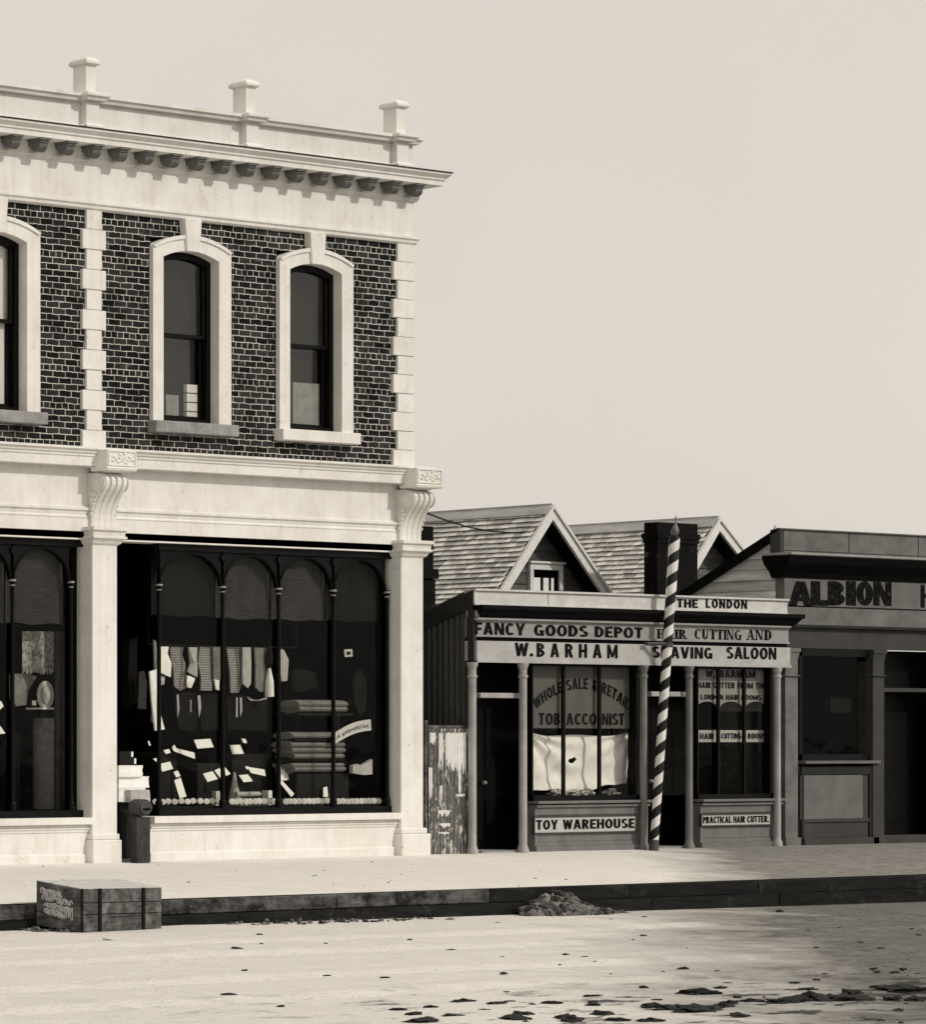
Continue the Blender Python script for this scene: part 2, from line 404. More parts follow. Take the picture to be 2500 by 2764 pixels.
    def blob(s, c, r, seed, mi=0, sub=2, rough=.35):
        bm = bmesh.new(); bmesh.ops.create_icosphere(bm, subdivisions=sub, radius=1)
        vs = []
        for v in bm.verts:
            k = 1 + rough * noise.noise(v.co * 1.7 + Vector((seed * 3.1, seed, -seed))) + rough * .5 * noise.noise(v.co * 4.1 + Vector((seed, 9, seed)))
            vs.append((c[0] + v.co.x * r[0] * k, c[1] + v.co.y * r[1] * k, c[2] + v.co.z * r[2] * k))
        bm.verts.index_update()
        s.add(vs, [tuple(v.index for v in f.verts) for f in bm.faces], mi); bm.free(); return s
    def build(s, name, mats, parent=None, loc=None, bevel=0, smooth=False, seg=1):
        base = Vector(loc) if loc is not None else (WL[parent.name] if parent is not None else Vector((0, 0, 0)))
        me = bpy.data.meshes.new(name)
        me.from_pydata([(v[0] - base.x, v[1] - base.y, v[2] - base.z) for v in s.v], [], s.f)
        if not isinstance(mats, (list, tuple)): mats = [mats]
        for m in mats: me.materials.append(M[m])
        me.polygons.foreach_set('material_index', s.m)
        bm = bmesh.new(); bm.from_mesh(me); bmesh.ops.recalc_face_normals(bm, faces=bm.faces); bm.to_mesh(me); bm.free()
        if smooth:
            me.polygons.foreach_set('use_smooth', [True] * len(me.polygons))
            me.set_sharp_from_angle(angle=R(40))
        o = bpy.data.objects.new(name, me); col.objects.link(o)
        if parent is not None: o.parent = parent
        else: o.location = base
        WL[o.name] = base
        if bevel:
            b = o.modifiers.new('edge', 'BEVEL'); b.width = bevel; b.segments = seg; b.limit_method = 'ANGLE'; b.angle_limit = R(40)
        return o

def tag(o, label=None, cat=None, group=None, kind=None):
    if label: o['label'] = label
    if cat: o['category'] = cat
    if group: o['group'] = group
    if kind: o['kind'] = kind
    return o
def empty(name, loc, label, cat, group=None):
    o = bpy.data.objects.new(name, None); col.objects.link(o); o.location = loc; WL[o.name] = Vector(loc)
    o.empty_display_size = .2
    return tag(o, label, cat, group)

# ------------------------------------------------------------------ lettering
def glyphs(word, weight=.03, spacing=1.0):
    cu = bpy.data.curves.new('lettering', 'FONT'); cu.body = word; cu.size = 1.0; cu.offset = weight; cu.space_character = spacing
    cu.resolution_u = 3; cu.extrude = 0.0; cu.fill_mode = 'FRONT'
    o = bpy.data.objects.new('lettering', cu); col.objects.link(o)
    bpy.context.view_layer.update()
    me = bpy.data.meshes.new_from_object(o.evaluated_get(bpy.context.evaluated_depsgraph_get()))
    vs = [tuple(v.co) for v in me.vertices]; fs = [tuple(p.vertices) for p in me.polygons]
    bpy.data.objects.remove(o); bpy.data.curves.remove(cu); bpy.data.meshes.remove(me)
    return vs, fs

# serif capitals drawn by hand: thick uprights 'v', hairlines 'h', slants 'd', bowls 'a'
def serif_word(word):
    T, S = .27, .10
    vs, fs = [], []; x = 0.0
    def quad(a, b, c, d):
        o = len(vs); vs.extend([(p[0] + x, p[1], (o // 4 % 7) * .0004) for p in (a, b, c, d)]); fs.append((o, o + 1, o + 2, o + 3))
    def up(a, z0=0, z1=1, w=T, ser=(1, 1)):
        quad((a, z0), (a + w, z0), (a + w, z1), (a, z1))
        if ser[0]: quad((a - .07, z0), (a + w + .07, z0), (a + w + .07, z0 + S), (a - .07, z0 + S))
        if ser[1]: quad((a - .07, z1 - S), (a + w + .07, z1 - S), (a + w + .07, z1), (a - .07, z1))
    def bar(a, b, z, t=.10): quad((a, z), (b, z), (b, z + t), (a, z + t))
    def sl(x0, z0, x1, z1, w): quad((x0, z0), (x0 + w, z0), (x1 + w, z1), (x1, z1))
    def bowl(cx, cz, rx, rz, a0, a1, n=14):
        for i in range(n):
            p, q = R(a0 + (a1 - a0) * i / n), R(a0 + (a1 - a0) * (i + 1) / n)
            def pt(t, k):
                w = k * (S + (T - S) * abs(math.cos(t)))
                return (cx + (rx - w) * math.cos(t), cz + (rz - k * S) * math.sin(t))
            quad(pt(p, 0), pt(q, 0), pt(q, 1), pt(p, 1))
    for ch in word:
        w = .78
        if ch == 'H': up(.08); up(.55); bar(.2, .6, .46); w = .86
        elif ch == 'A': sl(.10, 0, .38, 1, .07); sl(.58, 0, .36, 1, .2); bar(.18, .62, .28); bar(0, .30, 0); bar(.5, .88, 0); w = .88
        elif ch == 'I': up(.08); w = .38
        elif ch == 'R': up(.08); bowl(.34, .74, .36, .26, -90, 90); bar(.2, .36, .925); bar(.2, .36, .48); sl(.60, 0, .36, .5, .2); bar(.56, .9, 0); w = .88
        elif ch == 'C': bowl(.42, .5, .40, .5, 48, 312); up(.66, .68, .98, .07, (0, 0)); w = .82
        elif ch == 'G': bowl(.42, .5, .40, .5, 48, 330); up(.58, 0, .42, .2, (0, 0)); bar(.48, .88, .40); w = .9
        elif ch == 'U': up(.08, .25, 1, T, (0, 1)); up(.62, .25, 1, .09, (0, 1)); bowl(.395, .28, .315, .28, 180, 360); w = .84
        elif ch == 'T': up(.30, 0, 1, T, (1, 0)); bar(.02, .78, 1 - S); quad((.02, .72), (.09, .72), (.09, 1), (.02, 1)); quad((.71, .72), (.78, .72), (.78, 1), (.71, 1)); w = .8
        elif ch == 'N': up(.08, 0, 1, .08); up(.66, 0, 1, .08, (0, 1)); sl(.54, 0, .08, 1, .2); w = .86
        elif ch == 'D': up(.08); bowl(.36, .5, .42, .5, -90, 90); bar(.2, .38, 0); bar(.2, .38, 1 - S); w = .86
        elif ch == ' ': w = .5
        x += w + .03
    return vs, fs

# heavy painted block capitals
def block_word(word, T=.235, S=.185, gap=.085):
    vs, fs = [], []; x = 0.0; k_ = [0]
    def quad(*pts):
        o = len(vs); k_[0] += 1; d = (k_[0] % 5) * .0007
        vs.extend([(p[0] + x, p[1], d) for p in pts]); fs.append(tuple(range(o, o + len(pts))))
    def up(a, z0=0, z1=1, w=None): w = w or T; quad((a, z0), (a + w, z0), (a + w, z1), (a, z1))
    def bar(a, b, z, t=None): t = t or S; quad((a, z), (b, z), (b, z + t), (a, z + t))
    def sl(x0, z0, x1, z1, w): quad((x0, z0), (x0 + w, z0), (x1 + w, z1), (x1, z1))
    def bowl(cx, cz, rx, rz, a0, a1, n=16):
        for i in range(n):
            p, q = R(a0 + (a1 - a0) * i / n), R(a0 + (a1 - a0) * (i + 1) / n)
            o = [(cx + rx * math.cos(t), cz + rz * math.sin(t)) for t in (p, q)]; n_ = [(cx + max(.01, rx - T) * math.cos(t), cz + max(.01, rz - S) * math.sin(t)) for t in (q, p)]
            d0 = k_[0]; quad(*o, *n_); k_[0] = d0
        k_[0] += 1
    for ch in word:
        w = .62
        if ch == 'A': sl(0, 0, .22, 1, .22); sl(.48, 0, .26, 1, .22); bar(.18, .52, .20, .15); w = .70
        elif ch == 'B': up(0); bowl(.20, .735, .38, .265, -90, 90); bowl(.20, .275, .42, .275, -90, 90); w = .62
        elif ch == 'C': bowl(.34, .5, .34, .5, 42, 318); w = .62
        elif ch == 'D': up(0); bowl(.21, .5, .43, .5, -90, 90); w = .64
        elif ch == 'E': up(0); bar(.2, .54, 0); bar(.2, .48, .41); bar(.2, .54, 1 - S); w = .54
        elif ch == 'F': up(0); bar(.2, .48, .39); bar(.2, .54, 1 - S); w = .52
        elif ch == 'G': bowl(.34, .5, .34, .5, 42, 330); bar(.38, .67, .34, .17); up(.47, .02, .36, .20); w = .68
        elif ch == 'H': up(0); up(.43); bar(.2, .46, .41); w = .665
        elif ch == 'I': up(0); w = .235
        elif ch == 'L': up(0); bar(.2, .52, 0); w = .52
        elif ch == 'M': up(0, 0, 1, .2); up(.64, 0, 1, .2); sl(.33, .08, .03, 1, .18); sl(.33, .08, .63, 1, .18); w = .84
        elif ch == 'N': up(0, 0, 1, .2); up(.47, 0, 1, .2); sl(.44, 0, .03, 1, .2); w = .67
        elif ch == 'O': bowl(.35, .5, .35, .5, 0, 360, 28); w = .70
        elif ch == 'P': up(0); bowl(.20, .69, .40, .31, -90, 90); w = .58
        elif ch == 'R': up(0); bowl(.20, .71, .40, .29, -90, 90); sl(.40, 0, .22, .48, .24); w = .64
        elif ch == 'S': bowl(.30, .735, .29, .265, 25, 270); bowl(.31, .265, .31, .265, -155, 90); w = .60
        elif ch == 'T': up(.175, 0, .9); bar(0, .585, 1 - S); w = .585
        elif ch == 'U': up(0, .3, 1); up(.40, .3, 1); bowl(.317, .33, .317, .33, 180, 360); w = .635
        elif ch == 'V': sl(.22, 0, 0, 1, .22); sl(.26, 0, .48, 1, .22); w = .70
        elif ch == 'W': sl(.14, 0, 0, 1, .2); sl(.17, 0, .33, .95, .17); sl(.50, 0, .34, .95, .17); sl(.50, 0, .66, 1, .2); w = .86
        elif ch == 'Y': up(.22, 0, .5); sl(.22, .40, 0, 1, .22); sl(.24, .40, .46, 1, .22); w = .68
        elif ch == '&': bowl(.27, .77, .20, .23, 0, 360); bowl(.28, .28, .28, .28, 0, 360); sl(.46, 0, .10, .72, .18); w = .66
        elif ch == '.': up(0, 0, .22, .22); w = .22
        elif ch == ' ': w = .34
        x += w + gap
    return vs, fs

def letter_box(mb, word, x0, x1, z0, z1, y, mi, weight=.03, spacing=1.0, arc=None, serif=False, sag=0.0, font=False):
    """flat painted letters filling x0..x1, z0..z1 on plane y; arc = rise of the middle of the line"""
    vs, fs = serif_word(word) if serif else (glyphs(word, weight, spacing) if font else block_word(word, gap=.085 * spacing ** 3))
    ax = min(v[0] for v in vs); bx = max(v[0] for v in vs); az = min(v[1] for v in vs); bz = max(v[1] for v in vs)
    o = []
    for v in vs:
        t = (v[0] - ax) / (bx - ax); k = (v[1] - az) / (bz - az)
        if arc is None:
            o.append((x0 + t * (x1 - x0), y - v[2], z0 + k * (z1 - z0) + sag * math.sin(PI * t)))
        else:
            hw, rise, r0 = (x1 - x0) / 2, arc, z1 - z0
            Rr = (hw * hw + rise * rise) / (2 * rise); th = math.asin(min(1, hw / Rr)); a = (2 * t - 1) * th
            rr = Rr + k * r0
            o.append(((x0 + x1) / 2 + rr * math.sin(a), y - v[2], z0 + rise - Rr + rr * math.cos(a)))
    return mb.add(o, fs, mi)

# ================================================================== ground
PW, PD = 4.5, .205                         # width of the path, its fall to the kerb
ZR = -.545                                 # road
def path_z(y): return PD * y / PW if y < 0 else 0.0
def sheet(name, x0, x1, y0, y1, zf, nx, ny, mat, label, amp=0.0, sc=1.0):
    mb = MB(); vs = []; fs = []
    for j in range(ny + 1):
        for i in range(nx + 1):
            x = x0 + (x1 - x0) * i / nx; y = y0 + (y1 - y0) * j / ny
            z = zf(x, y)
            if amp and 0 < i < nx and 0 < j < ny:
                z += amp * (noise.noise(Vector((x * sc, y * sc, 3.3))) + .5 * noise.noise(Vector((x * sc * 2.7, y * sc * 2.7, 8.1))))
            vs.append((x, y, z))
    for j in range(ny):
        for i in range(nx): fs.append((j * (nx + 1) + i, j * (nx + 1) + i + 1, (j + 1) * (nx + 1) + i + 1, (j + 1) * (nx + 1) + i))
    mb.add(vs, fs)
    o = mb.build(name, mat, smooth=True); return tag(o, label, kind='structure')
def road_z(x, y):
    z = road_level(x); wv = .35 * noise.noise(Vector((x * .12, 1.7, 0)))
    for yr in (-6.9, -8.4, -10.6, -12.1): z -= .032 * math.exp(-((y - yr - wv) / .12) ** 2) - .014 * math.exp(-((y - yr - wv - .26) / .12) ** 2)
    return z
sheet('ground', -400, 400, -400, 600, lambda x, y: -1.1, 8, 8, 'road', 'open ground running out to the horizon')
sheet('road', -75, 36, -34, -PW - .05, road_z, 260, 300, 'road', 'earth road, pale and dusty on the left, painted-in grey shade and damp patches on the right', .018, 1.6)
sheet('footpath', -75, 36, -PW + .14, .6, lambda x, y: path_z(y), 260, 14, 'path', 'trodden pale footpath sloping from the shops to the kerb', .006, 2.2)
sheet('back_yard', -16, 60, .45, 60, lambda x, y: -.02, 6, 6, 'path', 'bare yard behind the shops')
kb = MB(); kp = MB(); xk = PX(1150, -PW)
x = -75.0
while x < 36:                              # two courses of squared timber, the upper set back a little
    L = random.uniform(2.6, 4.2)
    t = PD + random.uniform(-.004, .006)
    (kp if x < xk else kb).box(x + .006, x + L - .006, -PW - .005 + random.uniform(-.008, .008), -PW + .16, -t - .165, -t)
    kb.box(x + .4, x + L + .39, -PW - .05 + random.uniform(-.01, .01), -PW + .16, road_level(x) - .1, -t - .17)
    x += L
tag(kb.build('kerb', 'kerb', bevel=.012), 'black kerb of two courses of squared timber', kind='structure')
tag(kp.build('kerb', 'kerb_pale', bevel=.012), 'patchy grey kerb of two courses of squared timber', kind='structure')

# ================================================================== corner store (two storeys, stucco and dark brick)
store = empty('corner_store', (-5, 0, 0), 'two-storey white stucco and dark brick store with bracketed cornice and arched upper windows', 'shop building')
XL, XR = -15.0, 0.0                        # the front runs on past the left edge of the picture
PIL = -.13                                 # front of the shop-front piers
z_cor_t = PZ(0, 316, -.36); z_cor_b = PZ(0, 353, -.34); z_mod_b = PZ(0, 397, -.16); z_bed = PZ(0, 414, -.06)
z_fm_t = PZ(0, 516, -.09); z_fm_b = PZ(0, 540, -.05)
z_cop_t = PZ(0, 220, -.10); z_cop_b = PZ(0, 244, -.06)
z_str_t = PZ(0, 1191, -.27); z_str_b = PZ(0, 1243, -.22)
z_e1 = PZ(0, 1356, -.10); z_e2 = PZ(0, 1377, -.08); z_e3 = PZ(0, 1424, -.07); z_head = PZ(0, 1447, -.06)
z_sill_t = PZ(1000, 2195, -.12); z_sill_b = PZ(1000, 2213, -.12)

# upper windows: opening, outer surround, heads
def win(uol, uor, uil, uir, v_osp, v_oap, v_isp, v_iap, v_sill, y=-.06):
    um = (uol + uor) / 2
    return dict(xo0=PX(uol, y), xo1=PX(uor, y), xi0=PX(uil, y), xi1=PX(uir, y), zos=PZ(uol, v_osp, y), zoa=PZ(um, v_oap, y),
                zis=PZ(uil, v_isp, y), zia=PZ(um, v_iap, y), zs=PZ(uil, v_sill, y))
W1 = win(413, 624, 441, 591, 665, 637, 691, 677, 1137)
W2 = win(755, 954, 783, 923, 692, 669, 727, 714, 1160)
z_ws = (W1['zs'] + W2['zs']) / 2
for k in ('zos', 'zoa', 'zis', 'zia', 'zs'): W1[k] = W2[k] = (W1[k] + W2[k]) / 2
W0 = dict(W1); sh = PX(108, -.06) - W1['xo1']
for k in ('xo0', 'xo1', 'xi0', 'xi1'): W0[k] = W1[k] + sh
WM = dict(W1)
for k in ('xo0', 'xo1', 'xi0', 'xi1'): WM[k] = W0[k] - (W2['xo0'] - W1['xo0'])
WINS = [WM, W0, W1, W2]

wall = MB()
xs = [XL] + sum([[w_['xo0'] + .02, w_['xo1'] - .02] for w_ in WINS], []) + [XR - .02]
zb0, zb1 = z_str_b, z_fm_t
for i in range(0, len(xs) - 1):
    if i % 2 == 0: wall.box(xs[i], xs[i + 1], 0, .3, zb0, zb1)
    else:
        w_ = WINS[i // 2]
        wall.box(xs[i], xs[i + 1], 0, .3, zb0, w_['zs']); wall.box(xs[i], xs[i + 1], 0, .3, w_['zoa'] - .06, zb1)
wall.build('brick_wall', 'brick', store)

sides = MB()
sides.box(XR - .3, XR - .01, .3, 12, 0, z_cor_t); sides.box(XL, XL + .3, .3, 12, 0, z_cor_t); sides.box(XL, XR - .01, 12, 12.3, 0, z_cor_t)
sides.build('side_wall', 'chimney_brick', store)
rf = MB(); rf.box(XL, XR - .01, .25, 12.3, z_cor_t - .3, z_cor_t - .05); rf.build('roof', 'flash_board', store)
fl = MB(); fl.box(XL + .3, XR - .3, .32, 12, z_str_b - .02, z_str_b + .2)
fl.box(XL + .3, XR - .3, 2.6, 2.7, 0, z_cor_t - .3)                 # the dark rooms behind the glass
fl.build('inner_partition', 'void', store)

# parapet, coping and piers
pr = MB()
pr.box(XL, XR + .02, -.0, .26, z_cor_t - .06, z_cop_b + .01)
pr.mould([(.0, z_cor_t + .13), (.05, z_cor_t + .10), (.05, z_cor_t - .04)], XL, XR + .02, right=.3, y=.0)
pr.build('parapet', 'stucco', store)
cp = MB()
cp.mould([(.10, z_cop_t), (.10, z_cop_t - .045), (.075, z_cop_t - .06), (.06, z_cop_t - .10), (.03, z_cop_b)], XL, XR + .03, right=.32, y=0.0)
cp.build('coping', 'stucco', store)
for u in (232, 665, 1072):
    x0 = PX(u, -.09); x1 = x0 + .26
    p = MB(); p.box(x0, x1, -.09, .2, z_cor_t - .02, z_cop_b + .02)
    p.mould([(.02, z_cor_t + .14), (.05, z_cor_t + .11), (.05, z_cor_t - .03)], x0, x1, left=.09, right=.09, y=-.09)
    p.mould([(.10, z_cop_t + .004), (.10, z_cop_t - .043), (.075, z_cop_t - .058), (.06, z_cop_t - .098), (.03, z_cop_b + .003)], x0, x1, left=.2, right=.2, y=-.09)
    zt = z_cop_t + .405
    p.box(x0 + .03, x1 - .03, -.06, .14, z_cop_t - .02, zt)
    po = p.build('parapet_pier', 'stucco', store, bevel=.006)
    c = MB(); cx = (x0 + x1) / 2; cy = .04; hw = .14
    prof = [(hw - .03, zt - .02), (hw, zt), (hw, zt + .03), (hw - .012, zt + .055), (hw - .04, zt + .08), (hw - .08, zt + .10), (.03, zt + .11)]
    n = len(prof); vs = []
    for r, z in prof: vs += [(cx - r, cy - r, z), (cx + r, cy - r, z), (cx + r, cy + r, z), (cx - r, cy + r, z)]
    fs = [(3, 2, 1, 0), tuple(range(4 * n - 4, 4 * n))]
    for i in range(n - 1):
        for q in range(4): fs.append((4 * i + q, 4 * i + (q + 1) % 4, 4 * i + 4 + (q + 1) % 4, 4 * i + 4 + q))
    c.add(vs, fs); c.build('pier_cap', 'stucco', po, bevel=.004)

# cornice and brackets
cn = MB()
dz = z_cor_t - z_cor_b
cn.mould([(.36, z_cor_t), (.36, z_cor_t - .025), (.335, z_cor_t - .05), (.31, z_cor_t - .075), (.31, z_cor_t - .095), (.29, z_cor_t - .105), (.29, z_cor_b), (.25, z_cor_b - .003), (.07, z_cor_b + .004),
          (.07, z_mod_b - .01), (.055, z_mod_b - .03), (.055, z_mod_b - .05), (.03, z_bed)], XL, XR, right=.6, y=0.0)
cn.build('cornice', 'stucco', store)
lead = MB(); lead.mould([(.372, z_cor_t + .018), (.372, z_cor_t + .002), (.30, z_cor_t + .001)], XL, XR, right=.6, y=0.0)
lead.build('cornice_flashing', 'flash_board', store)
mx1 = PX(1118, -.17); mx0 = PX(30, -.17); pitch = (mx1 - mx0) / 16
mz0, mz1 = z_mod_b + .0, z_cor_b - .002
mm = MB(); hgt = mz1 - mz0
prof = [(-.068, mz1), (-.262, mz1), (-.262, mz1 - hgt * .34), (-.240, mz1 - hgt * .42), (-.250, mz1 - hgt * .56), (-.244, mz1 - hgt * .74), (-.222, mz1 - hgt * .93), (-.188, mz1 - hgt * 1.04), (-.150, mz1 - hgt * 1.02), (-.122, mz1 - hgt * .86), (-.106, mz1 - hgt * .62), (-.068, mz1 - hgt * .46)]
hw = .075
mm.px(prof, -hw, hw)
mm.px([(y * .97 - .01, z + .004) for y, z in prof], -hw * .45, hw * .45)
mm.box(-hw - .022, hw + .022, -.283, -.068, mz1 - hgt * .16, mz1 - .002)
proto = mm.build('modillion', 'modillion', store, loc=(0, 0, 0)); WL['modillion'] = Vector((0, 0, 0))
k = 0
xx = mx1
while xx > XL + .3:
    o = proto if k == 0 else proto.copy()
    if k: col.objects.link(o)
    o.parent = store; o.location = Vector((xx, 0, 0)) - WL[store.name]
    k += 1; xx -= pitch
fz = MB(); fz.box(XL, XR, -.03, .3, z_fm_t - .02, z_cor_b); fz.build('frieze', 'stucco', store)
fm = MB(); fm.mould([(.08, z_fm_t), (.08, z_fm_t - .03), (.06, z_fm_t - .05), (.055, z_fm_t - .085), (.03, z_fm_t - .105), (.03, z_fm_b)], XL, XR, right=.3, y=-.0)
fm.build('frieze_moulding', 'stucco', store)

# quoins
def quoin(xa, xb, inset_l, inset_r):
    q = MB(); z = z_fm_b + .01; n = 12; h = (z - z_str_t + .02) / n
    for i in range(n):
        wide = i % 2 == 1
        q.box(xa + (0 if wide else inset_l), xb - (0 if wide else inset_r), -.035 - (.006 if wide else 0), .02, z - h + .008, z)
        q.box(xa + max(inset_l, .01) + .004, xb - inset_r - .004, -.022, .02, z - h, z - h + .009)
        z -= h
    q.build('quoin', 'stucco', store, bevel=.006)
quoin(PX(221, -.03), PX(284, -.03), .085, .075)
quoin(PX(1061, -.03), XR + .012, .10, 0)

# upper windows
def arc_pts(x0, x1, zs, za, n=12):
    hw = (x1 - x0) / 2; rise = za - zs; Rr = (hw * hw + rise * rise) / (2 * rise); th = math.asin(hw / Rr)
    return [((x0 + x1) / 2 + Rr * math.sin(-th + 2 * th * i / n), zs + rise - Rr + Rr * math.cos(-th + 2 * th * i / n)) for i in range(n + 1)]
def upper_window(w_, sillmat, blind, rail_v=.5):
    s = MB(); yf, yb = -.06, .10
    s.box(w_['xo0'], w_['xi0'], yf, yb, w_['zs'], w_['zis']); s.box(w_['xi1'], w_['xo1'], yf, yb, w_['zs'], w_['zis'])
    s.py([(w_['xo0'], w_['zis'] - .001), (w_['xi0'], w_['zis'] - .001), (w_['xo0'], w_['zos'])], yf, yb)
    s.py([(w_['xo1'], w_['zis'] - .001), (w_['xo1'], w_['zos']), (w_['xi1'], w_['zis'] - .001)], yf, yb)
    inner = arc_pts(w_['xi0'], w_['xi1'], w_['zis'], w_['zia']); outer = arc_pts(w_['xo0'], w_['xo1'], w_['zos'], w_['zoa'])
    s.strip(inner, outer, yf, yb)
    mid0 = arc_pts(w_['xo0'] + .03, w_['xo1'] - .03, w_['zos'] - .03, w_['zoa'] - .055); mid1 = arc_pts(w_['xo0'], w_['xo1'], w_['zos'], w_['zoa'])
    s.strip(mid0, mid1, yf - .018, yf + .01)
    fr = s.build('upper_window', 'stucco', store)
    cxm = (w_['xi0'] + w_['xi1']) / 2
    kz0, kz1 = w_['zia'] - .015, z_fm_b + .02
    ks = MB(); ks.py([(cxm - .125, kz0), (cxm + .125, kz0), (cxm + .17, kz1), (cxm - .17, kz1)], yf - .035, .02)
    ks.build('keystone', 'stucco', fr, bevel=.008)
    sl = MB(); sl.box(w_['xo0'] - .035, w_['xo1'] + .055, -.14, .12, w_['zs'] - .155, w_['zs'] + .002); sl.build('sill', sillmat, fr, bevel=.008)
    # black sash frame: box, two sashes, meeting rail
    x0, x1, z0, z1 = w_['xi0'], w_['xi1'], w_['zs'], w_['zis']
    sh_ = MB(); a = .075
    sh_.box(x0, x0 + a, .07, .2, z0, z1); sh_.box(x1 - a, x1, .07, .2, z0, z1); sh_.box(x0 + a, x1 - a, .07, .2, z0, z0 + .07)
    inn = arc_pts(x0 + .001, x1 - .001, z1 - .001, w_['zia'] + .0, 12); low = [(x, min(z - .09, 9)) for x, z in inn]
    sh_.strip(low, inn, .072, .2)
    zr = z0 + (w_['zia'] - z0) * .505
    b = .055
    for (za, zb, yy) in ((zr, w_['zia'] - .05, .10), (z0 + .07, zr + .05, .145)):
        sh_.box(x0 + a, x0 + a + b, yy, yy + .04, za, zb); sh_.box(x1 - a - b, x1 - a, yy, yy + .04, za, zb)
        sh_.box(x0 + a + b, x1 - a - b, yy + .002, yy + .038, za, za + .05)
    sh_.build('sash', 'black_gloss', fr)
    pn = MB(); pn.box(x0 + a + b, x1 - a - b, .118, .122, zr, w_['zia'] - .02); pn.box(x0 + a + b, x1 - a - b, .163, .167, z0 + .07, zr)
    pn.build('pane', 'window_glass', fr)
    bl = MB(); n = 24
    vs = []; fs = []
    for i in range(n + 1):
        x = x0 + .02 + (x1 - x0 - .04) * i / n; y = (.182 if blind == 'blind_white' else .245) + .004 * math.sin(i * .9)
        vs += [(x, y, z0 + .02), (x, y, w_['zia'])]
    for i in range(n): fs.append((2 * i, 2 * i + 2, 2 * i + 3, 2 * i + 1))
    bl.add(vs, fs); bl.build('blind', blind, fr)
    return fr
upper_window(WM, 'stucco', 'blind_white'); upper_window(W0, 'sill_grey', 'blind_white')
upper_window(W1, 'sill_grey', 'blind_grey'); upper_window(W2, 'stucco', 'blind_grey')

# string course over the shop front, entablature
sc_ = MB()
sc_.mould([(.27, z_str_t), (.27, z_str_t - .03), (.245, z_str_t - .04), (.235, z_str_t - .075), (.215, z_str_t - .09), (.215, z_str_t - .115), (.20, z_str_t - .125), (.20, z_str_b), (.03, z_str_b - .004)], XL, XR + .02, right=.4, y=0)
sc_.build('string_course', 'stucco', store)
en = MB()
en.box(XL, XR + .02, -.05, .3, z_head + .02, z_str_b + .02)
en.mould([(.05, z_e1 + .0), (.085, z_e1 - .012), (.085, z_e1 - .045), (.065, z_e1 - .055), (.055, z_e2 - .01), (.07, z_e2 - .03), (.07, z_e2 - .045), (.062, z_e2 - .05), (.062, z_e3), (.05, z_e3 - .004), (.05, z_head), (-.05, z_head - .001)], XL, XR + .02, right=.3, y=0.0)
en.build('entablature', 'stucco', store)

# piers with capital, console and carved block
def console(x0, x1, zt, zb, y0):
    """scrolled bracket: four S-shaped ribs with grooves between, volutes on the sides"""
    P = .25; S = [(1.0, .62), (.965, .80), (.92, .93), (.86, 1.0), (.78, .99), (.70, .90), (.62, .74), (.53, .55), (.44, .40), (.34, .29), (.24, .22), (.12, .20), (0, .20)]
    h = zt - zb; b = MB(); wd = x1 - x0
    def rib(a, c, k):
        pr_ = [(y0 + .02, zb), (y0 + .02, zt)] + [(y0 - P * p * k, zb + h * t) for t, p in S]
        b.px(pr_, a, c)
    n = 4; gw = wd / n
    for i in range(n):
        a = x0 + i * gw
        rib(a + gw * .0, a + gw * .24, .90); rib(a + gw * .24, a + gw * .76, 1.0); rib(a + gw * .76, a + gw, .90)
    for sgn, xe in ((-1, x0), (1, x1)):
        zc, yc, r = zb + h * .80, y0 - P * .55, h * .165
        for rr, d in ((r, .012), (r * .74, .026), (r * .40, .042)):
            vs = [(yc + rr * math.cos(2 * PI * i / 18), zc + rr * math.sin(2 * PI * i / 18)) for i in range(18)]
            b.px(vs, min(xe, xe + sgn * d), max(xe, xe + sgn * d))
        for q in range(5):
            t = .60 - q * .09; rr = h * (.055 - .005 * q)
            yq = y0 - P * (.34 - .05 * q)
            b.px([(yq + rr * math.cos(2 * PI * i / 10), zb + h * t + rr * math.sin(2 * PI * i / 10)) for i in range(10)], min(xe, xe + sgn * .02), max(xe, xe + sgn * .02))
    return b
